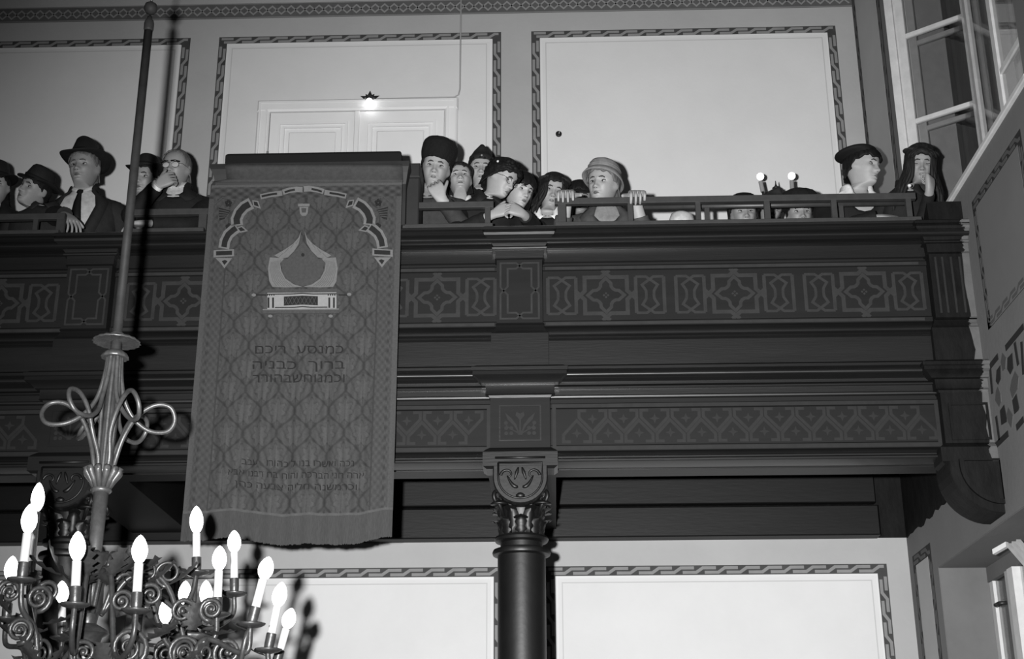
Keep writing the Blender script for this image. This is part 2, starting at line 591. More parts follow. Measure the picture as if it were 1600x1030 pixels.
def side_panel(pts, sides, w, unit, fill=None, name='wall_strip'):
    """border on the right wall; pts = (Y far, Y near, z0, z1)"""
    yf, yn, z0, z1 = pts
    d, k = MB(), MB()
    if 't' in sides:
        border(d, k, (yf, z1), (yn, z1), SO, SX, Z1, SN, w, unit, 1)
    if 'b' in sides:
        border(d, k, (yf, z0), (yn, z0), SO, SX, Z1, SN, w, unit, -1)
    if 'l' in sides:
        border(d, k, (yf, z1 - w), (yf, z0), SO, SX, Z1, SN, w, unit, -1)
    if 'r' in sides:
        border(d, k, (yn, z1 - w), (yn, z0), SO, SX, Z1, SN, w, unit, 1)
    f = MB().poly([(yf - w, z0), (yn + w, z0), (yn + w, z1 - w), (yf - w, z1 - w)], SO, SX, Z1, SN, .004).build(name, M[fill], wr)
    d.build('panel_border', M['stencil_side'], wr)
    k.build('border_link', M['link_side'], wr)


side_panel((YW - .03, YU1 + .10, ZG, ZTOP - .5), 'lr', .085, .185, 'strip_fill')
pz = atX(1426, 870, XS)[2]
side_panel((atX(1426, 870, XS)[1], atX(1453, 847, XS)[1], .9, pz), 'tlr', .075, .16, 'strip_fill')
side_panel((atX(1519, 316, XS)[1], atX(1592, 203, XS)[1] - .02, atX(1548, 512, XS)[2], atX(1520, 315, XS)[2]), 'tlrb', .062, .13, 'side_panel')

# star and step pattern stencilled on the side wall below that panel
sf = thing('wall_stencil', 'dark star of rhombs between stepped lines stencilled on the side wall', 'stencil', (XS, atX(1575, 610, XS)[1], atX(1575, 610, XS)[2]))
tos = lambda q: (lambda w: (w[1], w[2]))(atX(1530 + q[0] / 4.686, 500 + q[1] / 4.686, XS))
for pts in ([(130, 370), (158, 330), (160, 430), (140, 475), (125, 450)], [(210, 280), (245, 240), (252, 350), (230, 400), (208, 360)],
            [(155, 665), (185, 620), (205, 720), (205, 745), (165, 770)], [(245, 590), (275, 540), (295, 640), (290, 660), (260, 690)]):
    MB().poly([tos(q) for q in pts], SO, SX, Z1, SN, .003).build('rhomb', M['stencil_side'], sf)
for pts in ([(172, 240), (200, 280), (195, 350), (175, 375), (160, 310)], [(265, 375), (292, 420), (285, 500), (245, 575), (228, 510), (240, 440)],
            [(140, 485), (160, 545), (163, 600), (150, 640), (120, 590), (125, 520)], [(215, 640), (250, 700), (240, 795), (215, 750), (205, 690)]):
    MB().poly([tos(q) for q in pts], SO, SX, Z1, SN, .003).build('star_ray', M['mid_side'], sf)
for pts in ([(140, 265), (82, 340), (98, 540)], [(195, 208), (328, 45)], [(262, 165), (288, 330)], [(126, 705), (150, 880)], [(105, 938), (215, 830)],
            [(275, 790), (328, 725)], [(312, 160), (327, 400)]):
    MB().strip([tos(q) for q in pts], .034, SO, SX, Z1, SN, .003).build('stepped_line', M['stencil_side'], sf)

# upper window: a board, a leaf pushed outwards on the far side, a closed leaf on the near side
win = thing('window_1', None, None, (XS, (YU0 + YU1) / 2, ZS))
del win['label'], win['category']
struct(win)
MB().box(XS, XO, YU1 - .003, YU1, ZS, ZU1).build('reveal', M['white'], win)
MB().box(XS, XO, YU0, YU1, ZS - .01, ZS + .004).build('sill', M['white2'], win)
bd = MB()
bd.rings([[(XS + .1, y, ZS - .034), (XS - .018, y, ZS - .034), (XS - .024, y, ZS - .028), (XS - .024, y, ZS - .006), (XS - .016, y, ZS), (XS + .1, y, ZS + .004)] for y in (YU0 - .06, YU1 - .04)], True)
bd.build('window_board', M['white'], win)


def leaf_in(h, d, w, z0, z1, zb, mat_, bar=.032, st=.055, th=.035, name='sash'):
    """glazed leaf hinged at h (X, Y), running along the unit direction d, bars at the heights zb"""
    d = np.array([d[0], d[1], 0.])
    nn = np.array([-d[1], d[0], 0]) * th / 2
    P = lambda t, z: np.array([h[0], h[1], 0]) + d * t + Z1 * z
    o = None
    for (nm, t0, t1, a, b, hw) in [('stile', 0, st, z0, z1, 1), ('stile', w - st, w, z0, z1, 1), ('sash_rail', st, w - st, z0, z0 + .08, 1), ('sash_rail', st, w - st, z1 - .08, z1, 1)] + \
            [('glazing_bar', st, w - st, z - bar / 2, z + bar / 2, .8) for z in zb]:
        m_ = MB().obox(P((t0 + t1) / 2, (a + b) / 2), d * (t1 - t0) / 2, nn * hw, Z1 * (b - a) / 2)
        if o is None:
            o = m_.build(name, mat_, win)
        else:
            m_.build(nm, mat_, o)
    MB().obox(P(w / 2, (z0 + z1) / 2), d * (w / 2 - st), nn * .12, Z1 * ((z1 - z0) / 2 - .07)).build('pane', M['pane'], o)
    return o


MB().box(XW, XW + .05, YU1 - .03, YU1 - .004, ZS + .02, ZU1).build('window_post', M['white'], win)
dl = (.80, -.60)
kx = at(1520, 60, 1)[0]
hy = YU1 - .055
wl_ = (kx * hy - XW - .01) / (.8 + .6 * kx)
zb1 = [at(1405, 68, YU1)[2], at(1415, 200, YU1)[2], at(1415, 200, YU1)[2] * 2 - at(1405, 68, YU1)[2]]
o = leaf_in((XW + .012, hy), dl, wl_, ZS + .03, ZU1 - .05, zb1, M['white'])
MB().tube([np.array([XW + .01, hy, 0]) + np.array([.8, -.6, 0]) * (wl_ - .02) + Z1 * (ZS + .62) + np.array([-.03, -.02, 0]), np.array([XW + .01, hy, 0]) + np.array([.8, -.6, 0]) * (wl_ - .02) + Z1 * (ZS + .50) + np.array([-.04, -.03, 0])], .02, 8).build('handle', M['metal_dark'], o, True)
leaf_in((XW + .10, hy + .045), dl, wl_ * .98, ZS + .03, ZU1 - .05, [z - .03 for z in zb1], M['white2'])
YP = atX(1547, 60, XW)[1]
leaf_in((XW + .02, YP), (0, -1.), YP - YU0 - .02, ZS + .03, ZU1 - .05, [atX(1560, 113, XW)[2]], M['white'])
MB().box(XO - .04, XO - .01, YU0 - .1, YU1 + .1, ZS, ZU1).build('outer_pane', M['pane'], win)
m_ = MB()
for q in (.18, .40, .46, .78):
    y = YU0 + (YU1 - YU0) * q
    m_.box(XO - .06, XO - .02, y - .02, y + .02, ZS, ZU1)
m_.build('outer_mullion', M['white2'], win)

# lower window in its plastered niche
XV = at(1544, 900, YV1)[0]
wi2 = thing('window_2', None, None, (XS, (YV0 + YV1) / 2, ZV0))
del wi2['label'], wi2['category']
struct(wi2)
MB().box(XS + .003, XV + .12, YV1 - .004, YV1 - .0005, ZV0, ZV1).build('reveal', M['reveal'], wi2)
MB().box(XS + .003, XV + .12, YV0, YV1, ZV1 - .004, ZV1 - .0005).build('lintel', M['sidewall'], wi2)
MB().box(XV, XV + .06, YV1 - .07, YV1 - .006, ZV0, ZV1 - .10).build('window_post', M['white'], wi2)
MB().box(XV - .01, XV + .08, YV0, YV1 - .005, ZV1 - .10, ZV1 - .005).build('window_head', M['reveal'], wi2)
y2 = atX(1584, 960, XV)[1]
MB().box(XV - .02, XV + .06, y2 - .05, y2 + .02, ZV0, ZV1 - .10).build('window_post', M['white2'], wi2)
MB().box(XV - .03, XV + .05, y2 - .16, y2 - .06, ZV0, ZV1 - .10).build('window_post', M['white'], wi2)
MB().box(XV + .02, XV + .03, YV0, YV1 - .07, ZV0, ZV1 - .1).build('pane', M['pane'], wi2)
MB().box(XV + .035, XV + .05, YV0, YV1 - .07, ZV0, ZV1 - .1).build('shutter', M['reveal'], wi2)
zk = at(1577, 942, y2)[2]
hm = MB()
hm.tube([(XV - .03, y2 + .0, zk), (XV - .075, y2 + .015, zk), (XV - .085, y2 + .06, zk - .005)], .012, 8)
hm.build('handle', M['metal_dark'], wi2, True)
# top vent let down inwards: bright rails seen end on
v0, v1 = atX(1553, 863, XS + .06), atX(1574, 851, XS + .12)
vm = MB()
d = v1 - v0
vm.obox((v0 + v1) / 2, d / 2, np.array([.012, .012, 0]), Z1 * .014)
vm.build('vent_rail', M['white'], wi2)
for q in range(3):
    a = atX(1577 + q * 7, 852 - q * 3, XS + .12)
    b = atX(1612 + q * 7, 892 - q * 3, XS + .12)
    vm = MB()
    vm.obox((a + b) / 2, (b - a) / 2, np.array([.012, 0, 0]), np.cross((b - a) / np.linalg.norm(b - a), X1) * .011)
    vm.build('vent_slat', M['white'], wi2)

# ------------------------------------------------------------------ gallery
gal = thing('gallery', 'dark varnished gallery with stencilled friezes across the hall', 'balcony', (0, YG, ZB))
XC = [xp(138, YG - .08, 480), xp(812, YG - .08, 480)]
XC = [XC[1] - 2.56, XC[1]]
HALF = .14
BAYS = [(XL, XC[0]), (XC[0], XC[1]), (XC[1], XS)]
YB = YG + .17


def zp(py, p):
    return zy(py, YG - p, 760)


PROF = dict(
    cornice=[(354, .10), (355, .125), (358, .125), (359.5, .114), (361, .12), (363, .12), (365, .108), (367, .112), (369, .128), (371, .135), (373, .138), (375, .1365), (377, .130), (379, .118), (381, .10), (383, .075), (386, .058), (387, .066), (389, .058), (390, .045), (392, .03), (411, .03), (412.5, .010)],
    frieze_board=[(412.5, 0), (417, 0), (418, .014), (424, .014), (425.5, .002), (503, .002), (504, .014), (511, .014), (513, 0)],
    waist_band=[(513, .012), (516, .03), (519, .036), (521, .028), (524, .028), (526, .045), (528, .05), (529.5, .043), (531, .05), (532.5, .052), (534, .045), (572, .045), (574, .02)],
    lower_cornice=[(573, .10), (574, .15), (578, .15), (580, .138), (582, .148), (584, .153), (586, .1545), (588, .152), (590, .144), (592, .130), (594, .112), (597, .10), (598.5, .088), (603, .088), (604.5, .070), (606, .08), (608, .08), (610, .061), (619, .061), (620.5, .069), (623, .067), (625, .04)],
    lower_frieze_board=[(625, .03), (632, .03), (633, .040), (639, .040), (641, .03), (697, .03), (698, .042), (706, .042), (708, .03)],
    fascia=[(708, .045), (711, .060), (713, .062), (715, .05), (717, .05), (719, .066), (721.5, .066), (723.5, .056)])
for (a, b) in BAYS:
    for nm, pr in PROF.items():
        pts = [(YG - p, zp(y, p)) for (y, p) in pr]
        pts = [(YB, pts[0][1])] + pts + [(YB, pts[-1][1])]
        MB().extrude_x(pts, a, b).build(nm, M[dict(frieze_board='wood_frieze', lower_frieze_board='wood_low').get(nm, 'wood')], gal, True, 38)
    zl = zy(727, YG + .10)
    MB().box(a, b, YG + .10, YG + .26, zy(736, YG + .10), zp(723.5, .056) + .001).build('girder_lip', M['wood2'], gal)
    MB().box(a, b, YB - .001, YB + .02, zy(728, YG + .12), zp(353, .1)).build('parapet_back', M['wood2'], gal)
# floor, ceiling boards below it, wall beams
MB().box(XL, XS, YG + .3, YW, ZG - .06, ZG).build('gallery_floor', M['floor'], gal)
zsf = ZG - .06
q0, q1 = .0, 0
xe = xp(1369, YW - .05, 810)
nb = 9
for i in range(nb):
    y0 = YG + .31 + (YW - YG - .40) * i / nb
    y1 = YG + .31 + (YW - YG - .40) * (i + 1) / nb - .008
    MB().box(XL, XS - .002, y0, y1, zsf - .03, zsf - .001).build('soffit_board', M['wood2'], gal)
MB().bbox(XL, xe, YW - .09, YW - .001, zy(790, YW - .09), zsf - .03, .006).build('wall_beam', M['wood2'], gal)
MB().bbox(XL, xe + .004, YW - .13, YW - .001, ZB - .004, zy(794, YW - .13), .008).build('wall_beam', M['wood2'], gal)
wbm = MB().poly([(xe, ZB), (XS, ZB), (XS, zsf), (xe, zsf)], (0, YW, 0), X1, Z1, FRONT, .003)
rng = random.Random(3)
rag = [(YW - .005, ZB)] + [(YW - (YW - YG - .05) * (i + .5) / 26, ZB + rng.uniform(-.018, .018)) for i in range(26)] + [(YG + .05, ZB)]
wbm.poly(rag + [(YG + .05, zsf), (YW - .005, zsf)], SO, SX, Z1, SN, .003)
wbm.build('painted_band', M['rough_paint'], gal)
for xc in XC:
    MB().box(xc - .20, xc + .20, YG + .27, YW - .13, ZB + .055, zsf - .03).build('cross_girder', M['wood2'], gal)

# pilasters over the columns, and the half pilaster against the right wall
YPF = YG - .085
PST = [
    ('pilaster_cap', .14, [(353.5, .06), (354.5, .078), (358.5, .078), (360, .062), (363, .070), (367, .066), (371, .050), (378, .030), (385, .014), (387, .022), (389, .020), (391, .004), (404, .0), (405.5, .006), (407, -.004)]),
    ('pilaster_die', .138, [(407, -.004), (505, -.004), (507, .002)]),
    ('pilaster_base', .162, [(507, -.024), (513, -.018), (516, -.01), (519, -.006), (521, .004), (571, .004), (573, -.01)]),
    ('lower_cap', .185, [(571, .06), (573, .088), (578, .088), (580, .080), (585, .082), (590, .058), (596, .040), (598.5, .034), (601, .010), (603, .010), (614, .008), (616, .012), (618, -.006), (622, -.012)]),
    ('lower_die', .175, [(622, -.006), (700, -.006)]),
    ('abacus', .195, [(700, -.01), (703, .012), (706, .026), (728, .026), (733, .006)]),
]
rng5 = random.Random(5)
for i, xc in enumerate(XC + [XS]):
    lo = dict(left_only=True) if i == 2 else {}
    for nm, half, pr in PST:
        mm = M['rough_paint'] if i == 2 else M[dict(pilaster_die='wood_frieze', lower_die='wood_low').get(nm, 'wood')]
        h = half + (.10 if i == 2 else 0)
        if nm == 'abacus':
            h -= .012
        R = [(p, zy(y, YPF - max(p, -.02) - (.03 if 'lower' in nm or nm == 'abacus' else 0), 760), YPF - p - (.03 if 'lower' in nm or nm == 'abacus' else 0)) for (y, p) in pr]
        MB().stack(R, xc, h, YG + .03, **lo).build(nm, mm, gal, True, 28)
        if i == 2:
            be = [[(XS - .030 - rng5.uniform(0, .03), yf + .02, z), (XS - .024 - rng5.uniform(0, .025), yf - .004, z), (XS - .001, yf - .004, z), (XS - .001, yf + .02, z)] for (p, z, yf) in R]
            be = [[tuple(np.array(be[q][c]) * (1 - u) + np.array(be[q + 1][c]) * u + np.array([rng5.uniform(-.012, .012) if c < 2 else 0, 0, 0])) for c in range(4)] for q in range(len(be) - 1) for u in (0, .25, .5, .75)] + [be[-1]]
            MB().rings(be, True).build('bare_edge', M['pale_edge'], gal)
    # stencil frames on the die
    F = YPF + .004
    zc, hz, hx = zy(455, F, 760), zy(412, F, 760) - zy(455, F, 760), .112
    if i < 2:
        s_ = MB()
        for sx in (-1, 1):
            s_.strip([(sx * hx, .02), (sx * hx, hz), (sx * .02, hz), (-sx * .02, hz - .036)], .011, (xc, F, zc), X1, Z1, FRONT, .0015)
            s_.strip([(sx * hx, -.02), (sx * hx, -hz), (sx * .02, -hz), (-sx * .02, -hz + .036)], .011, (xc, F, zc), X1, Z1, FRONT, .0015)
            s_.strip([(sx * hx, .02), (sx * (hx - .042), -.025), (sx * (hx - .042), -hz + .036), (sx * .02, -hz + .036), (-sx * .02, -hz)], .011, (xc, F, zc), X1, Z1, FRONT, .0017)
            s_.strip([(sx * hx, -.02), (sx * (hx - .042), .025), (sx * (hx - .042), hz - .036), (sx * .02, hz - .036), (-sx * .02, hz)], .011, (xc, F, zc), X1, Z1, FRONT, .0017)
        s_.build('die_stencil', M['stencil'], gal)
        # lower die: inset panel with a painted plant
        F2 = YPF - .03 + .006
        za, zb_ = zy(689, F2, 760), zy(635, F2, 760)
        s_ = MB()
        s_.strip([(-.115, za), (-.115, zb_), (.115, zb_), (.115, za)], .008, (xc, F2, 0), X1, Z1, FRONT, .004, True)
        s_.build('die_panel_moulding', M['wood'], gal)
        s_ = MB()
        zm = (za + zb_) / 2
        for sx in (-1, 1):
            s_.poly([(sx * .006, -.055), (sx * .02, -.01), (sx * .05, .03), (sx * .085, .062), (sx * .07, .02), (sx * .035, -.015), (sx * .012, -.055)], (xc, F2, zm), X1, Z1, FRONT, .002)
            s_.strip([(sx * .01, -.06), (sx * .05, -.035), (sx * .075, -.02), (sx * .082, .012)], .008, (xc, F2, zm), X1, Z1, FRONT, .002)
            for (qx, qz) in ((.05, -.03), (.078, -.03), (.05, -.06), (.078, -.06), (.08, .0)):
                s_.poly([(sx * qx + .012 * cos(t * PI / 4), qz + .012 * sin(t * PI / 4)) for t in range(8)], (xc, F2, zm), X1, Z1, FRONT, .003)
        s_.poly([(-.006, -.06), (.006, -.06), (.004, .02), (.026, .045), (.02, .066), (0, .055), (-.02, .066), (-.026, .045), (-.004, .02)], (xc, F2, zm), X1, Z1, FRONT, .0025)
        s_.poly([(-.02, -.045), (.02, -.045), (.012, -.07), (-.012, -.07)], (xc, F2, zm), X1, Z1, FRONT, .003)
        s_.build('painted_plant', M['stencil_low'], gal)
    else:
        s_ = MB()
        for q in (.06, .11, .16, .20):
            s_.strip([(-q, -hz), (-q, hz)], .012, (xc, F, zc), X1, Z1, FRONT, .004)
        s_.build('die_stencil', M['stencil_low'], gal)
        F2 = YPF - .03 + .006
        za, zb_ = zy(694, F2, 760), zy(640, F2, 760)
        s_ = MB()
        s_.strip([(-.225, za), (-.225, zb_), (-.02, zb_), (-.02, za)], .014, (xc, F2, 0), X1, Z1, FRONT, .008, True)
        s_.build('die_panel_moulding', M['rough_paint'], gal)
    # round-bottomed drop below the abacus
    zt = zy(712, YG - .14, 760)
    hw = .152 if i < 2 else .27
    zs_ = zy(746, YG - .14, 760) if i < 2 else zy(735, YG - .14, 760)
    yf, ybk = YG - .14, YG + .14

    def shield(h, z_top, z_spring, y, n=20):
        a = [(xc - h, y, z_top)]
        ns = n if i < 2 else n // 2
        a += [(xc - h * cos(PI * t / n), y, z_spring - h * (.98 if i < 2 else 1.0) * sin(PI * t / n)) for t in range(ns + 1)]
        a += [(xc + h, y, z_top)] if i < 2 else [(xc, y, z_top)]
        return a
    sh = MB().rings([shield(hw, zt, zs_, ybk), shield(hw, zt, zs_, yf + .006), shield(hw - .006, zt - .003, zs_, yf)], True)
    so = sh.build('shield_drop', M['column'] if i < 2 else M['rough_paint'], gal)
    if i == 2:
        q = MB().rings([shield(hw - .05, zt - .05, zs_, yf), shield(hw - .05, zt - .05, zs_, yf - .02), shield(hw - .075, zt - .06, zs_, yf - .02), shield(hw - .08, zt - .06, zs_, yf - .002)], True)
        q.build('shield_moulding', M['rough_paint'], so)
    if i < 2:
        rr = MB()
        rr.tube([np.array(p) for p in shield(hw - .03, zt - .042, zs_, yf - .002)] + [np.array(shield(hw - .03, zt - .042, zs_, yf - .002)[0])], .006, 6)
        rr.tube([(xc - hw + .012, yf - .004, zt - .014), (xc + hw - .012, yf - .004, zt - .014)], .007, 8)
        rr.build('shield_moulding', M['column'], so, True)
        fo = MB()
        for sx in (-1, 1):
            sp = [(xc + sx * (.068 + (.040 - .006 * t) * cos(t * .8)), yf - .004, zs_ + .01 + (.040 - .006 * t) * sin(t * .8) * 1.0) for t in np.linspace(0, 5.5, 26)]
            fo.tube(sp, np.linspace(.009, .004, 26), 6)
            lf = [(xc + sx * (.012 + .05 * t), yf - .003, zs_ - .055 - .02 * t + .06 * t * t) for t in np.linspace(0, 1.2, 8)]
            fo.tube(lf, [.006, .010, .012, .012, .011, .009, .007, .004], 6)
            lf = [(xc + sx * (.01 + .022 * t), yf - .003, zs_ + .055 - .07 * t) for t in np.linspace(0, 1, 6)]
            fo.tube(lf, [.004, .008, .010, .008, .006, .004], 6)
        fo.lathe((xc, yf - .002, zs_ - .105), [(.002, -.018), (.022, -.008), (.026, .004), (.014, .014), (.002, .018)], 12, 1, .6)
        fo.build('carved_foliage', M['column'], so, True)

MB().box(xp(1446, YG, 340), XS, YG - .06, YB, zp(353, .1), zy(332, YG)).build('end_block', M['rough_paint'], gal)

# stencilled motifs of the two friezes
FY = YG - .002
za = zy(464, FY, 760)
HB = zy(436, FY, 760) - za
HE = zy(421, YG - .014, 760) - za
SW = .024


def arc(c, r, a0, a1, n=5):
    return [(c[0] + r * cos(a0 + (a1 - a0) * t / n), c[1] + r * sin(a0 + (a1 - a0) * t / n)) for t in range(n + 1)]


def cross_motif(org):
    a = .125
    m_ = MB()
    A_ = (org, X1, Z1, FRONT)
    for sx in (-1, 1):
        for sz in (-1, 1):
            m_.strip([(sx * (a + .055), -sz * .028), (sx * a, sz * .028), (sx * a, sz * HB), (sx * .028, sz * HB), (-sx * .022, sz * (HE - .012))], SW, *A_, t=.0015 + .0004 * (sx * sz > 0))
    q = []
    R_ = .108
    for s_ in range(4):
        th = PI / 2 - s_ * PI / 2
        rot = lambda p: (p[0] * cos(th - PI / 2) - p[1] * sin(th - PI / 2), p[0] * sin(th - PI / 2) + p[1] * cos(th - PI / 2))
        pts = [(-.030, R_ * .70), (0, R_), (.030, R_ * .70)] + arc((.072, .072), .044, PI, 1.5 * PI, 4)[1:-1]
        q += [rot(p) for p in pts]
    m_.strip(q, SW * .82, *A_, t=.0018, closed=True)
    for s_ in range(4):
        th = s_ * PI / 2
        m_.poly([(.008 * cos(th + u) + .012 * cos(th), .008 * sin(th + u) + .012 * sin(th)) for u in (0, PI / 2, PI, 1.5 * PI)], *A_, t=.001)
    return m_


def lozenge_motif(org):
    a = .083
    m_ = MB()
    A_ = (org, X1, Z1, FRONT)
    for sx in (-1, 1):
        p = [(-sx * a, HB), (-sx * .022, HB), (sx * .034, HB - .052), (sx * .018, HB - .078), (sx * .012, .025), (sx * .010, 0), (sx * .012, -.025), (sx * .018, -HB + .078), (sx * .034, -HB + .052), (-sx * .022, -HB), (-sx * a, -HB)]
        p = [(x + (0 if abs(z) > HB - .05 else sx * .012), z) for (x, z) in p]
        m_.strip(p, SW * .68, *A_, t=.0015 + .0004 * (sx > 0))
        m_.strip([(sx * a, HB), (sx * a, -HB)], SW * .85, *A_, t=.0013)
    return m_


U3 = (xp(1351, FY, 464) - xp(947, FY, 464)) / 2
DL = xp(1016, FY, 464) - xp(947, FY, 464)
cc = [xp(947, FY, 464) + U3 * q for q in (0, 1, 2)] + [xp(683, FY, 464) - U3 * q for q in (0, 1, 2)] + [xp(683, FY, 464) - 2.62 - U3 * q for q in (0, 1)]
o0, l0 = None, None
for x in cc:
    if o0 is None:
        o0 = cross_motif(np.array([x, FY, za])).build('frieze_cross', M['stencil'], gal)
        x0_ = x
    else:
        copy_of(o0, gal, (x - x0_, 0, 0))
    for s_ in (-1, 1):
        if l0 is None:
            l0 = lozenge_motif(np.array([x + s_ * DL, FY, za])).build('frieze_lozenge', M['stencil'], gal)
            x1_ = x + s_ * DL
        else:
            copy_of(l0, gal, (x + s_ * DL - x1_, 0, 0))
ln = MB()
for (a, b) in ((XL, XC[0] - .15), (XC[0] + .15, XC[1] - .15), (XC[1] + .15, XS - .28)):
    for (yy, p, w) in ((421, .014, .018), (507.5, .014, .018)):
        ln.strip([(a, zy(yy, YG - p, 760)), (b, zy(yy, YG - p, 760))], w, (0, YG - p, 0), X1, Z1, FRONT, .0012)
ln.build('frieze_line', M['stencil'], gal)
ln = MB()
for (a, b) in ((XL, XC[0] - .18), (XC[0] + .18, XC[1] - .18), (XC[1] + .18, XS - .28)):
    ln.strip([(a + .012, zy(702, YG - .042, 760)), (a + .012, zy(636, YG - .04, 760)), (b, zy(636, YG - .04, 760)), (b, zy(702, YG - .042, 760))], .022, (0, YG - .042, 0), X1, Z1, FRONT, .0012, True)
ln.build('frieze_line', M['stencil_low'], gal)
FY2 = YG - .03
zq = zy(668, FY2, 760)
PU = xp(1219, FY2, 668) - xp(1170, FY2, 668)
hq = zy(644, FY2, 760) - zq


def arrow(org, s):
    m_ = MB()
    A_ = (org, X1, Z1, FRONT)
    w = PU * .47
    m_.strip([(-w * .42, s * hq), (-w * .92, s * hq), (-w * .92, s * hq * .55), (0, -s * hq * .36), (w * .92, s * hq * .55), (w * .92, s * hq), (w * .42, s * hq)], .0175, *A_, t=.0015)
    c = s * hq * .46
    m_.poly([(0, c + .03), (.008, c + .008), (.03, c), (.008, c - .008), (0, c - .03), (-.008, c - .008), (-.03, c), (-.008, c + .008)], *A_, t=.0015)
    return m_


for s_, xo in ((1, xp(1170, FY2, 668)), (-1, xp(1145, FY2, 668))):
    src = None
    for k_ in range(-24, 9):
        x = xo + k_ * PU
        if x < -3.5 or any(abs(x - c) < .235 for c in XC) or x > XS - .36:
            continue
        if src is None:
            src, xs_ = arrow(np.array([x, FY2, zq]), s_).build('frieze_arrow', M['stencil_low'], gal), x
        else:
            copy_of(src, gal, (x - xs_, 0, 0))

# ------------------------------------------------------------------ columns below the pilasters
def column(xc, label, ya):
    yc = YG + .085
    t = thing('column', label, 'column', (xc, yc, 0), 'columns under the gallery')
    zz = lambda y: zy(y, yc - .12, 815)
    prof = [(.135, 0), (.135, zz(868)), (.142, zz(866.5)), (.142, zz(866))]
    MB().lathe((xc, yc, 0), [(.19, 0), (.19, .12), (.155, .18), (.140, .22), (.134, .26), (.134, zz(862))], 40).build('shaft', M['column'], t, True, 40)
    z = zz(858)
    MB().lathe((xc, yc, z), [(.134, -.022), (.160, -.014), (.164, 0), (.158, .014), (.136, .022)], 40).build('collar', M['column'], t, True, 40)
    MB().lathe((xc, yc, 0), [(.118, z), (.118, zz(838))], 40).build('neck', M['column'], t, True, 40)
    z = zz(837)
    MB().lathe((xc, yc, z), [(.118, -.022), (.146, -.014), (.153, 0), (.147, .012), (.12, .02)], 40).build('collar', M['column'], t, True, 40)
    z0, z1 = zz(834), zz(778)
    H = z1 - z0
    bell = [(.116, 0), (.116, .25 * H), (.120, .5 * H), (.132, .8 * H), (.150, H)]
    MB().lathe((xc, yc, z0), bell, 32).build('bell', M['column'], t, True, 40)
    # acanthus leaves: a bent, ribbed blade each
    def leafm(a, h, w, out, z00):
        m_ = MB()
        R = []
        n = 9
        for i_ in range(n):
            s = i_ / (n - 1)
            zc_ = z00 + h * (s if s < .85 else .85 + (s - .85) * .2) - (.03 * max(0, s - .8) * 5 * .2)
            r = .119 + out * s ** 2.2 + (.02 if s > .85 else 0)
            hwid = w * (math.sin(PI * min(1, .18 + s * .78)) ** .6) * (1 + .13 * cos(s * 22))
            row = []
            for u in (-1, -.5, 0, .5, 1):
                rr = r + .010 * (1 - abs(u)) - .012 * abs(u) ** 2 + (.006 if abs(u) == .5 else 0) * cos(s * 22)
                th = a + u * hwid / .12
                row.append((xc + rr * sin(th), yc - rr * cos(th), zc_ - .012 * abs(u) * s))
            R.append(row)
        m_.rings(R, False, False)
        return m_
    for kk in range(8):
        leafm(kk * PI / 4, H * .60, .052, .026, z0).build('acanthus_leaf', M['column'], t, True, 50, fix=False)
    for kk in range(8):
        leafm(kk * PI / 4 + PI / 8, H * .92, .040, .036, z0).build('acanthus_leaf', M['column'], t, True, 50, fix=False)
    for sx in (-1, 1):
        for sy in (-1, 1):
            v = MB()
            c0 = np.array([xc + sx * .125, yc + sy * .125, z1 + .012])
            dr_ = np.array([sx * .7, sy * .7, 0])
            sp = [c0 + dr_ * ((.034 - .005 * q) * cos(q)) + Z1 * ((.034 - .005 * q) * sin(q)) for q in np.linspace(-1.2, 5.6, 26)]
            v.tube(sp, np.linspace(.013, .007, 26), 6)
            v.tube([c0 + dr_ * .02 - Z1 * .11 - dr_ * .06, c0 - Z1 * .05 - dr_ * .01, c0 + dr_ * .018 - Z1 * .02], [.010, .014, .012], 6)
            v.build('volute', M['column'], t, True)
            v = MB()
            v.lathe(c0 + np.array([-sx * .005, sy * .0, -.045]), [(.004, .02), (.03, .014), (.05, 0), (.05, -.008), (.02, -.006)], 12, 1.0, .8)
            v.build('volute_cap', M['column'], t, True)
    MB().box(xc - .128, xc + .128, yc - .128, yc + .128, z1 - .004, zy(733, yc - .1, 815)).build('impost', M['column'], t)
    return t


column(XC[1], 'dark cast-iron column with leafy capital between the two pale lower panels', 0)
column(XC[0], 'dark cast-iron column at the left behind the chandelier stem', 0)

# ------------------------------------------------------------------ iron railing on the parapet
def railing(x0, x1, ya, posts, label, lower=True):
    Y = YG - .03
    zt = zy(ya - 5, Y, 700)
    zb_ = zy(354.8, YG - .118, 700)
    t = thing('railing', label, 'railing', (x0, Y, zb_))
    MB().bbox(x0, x1, Y - .018, Y + .018, zt - .040, zt, .003).build('top_rail', M['iron'], t)
    if lower:
        MB().bbox(x0, x1, Y - .088, Y + .012, zb_, zb_ + .024, .003).build('base_rail', M['iron'], t)
    for (px, w) in posts:
        x = xp(px, Y, 335)
        MB().bbox(x - w / 2, x + w / 2, Y - .012, Y + .012, zb_ + .02, zt - .038, .002).build('post', M['iron'], t)
    return t


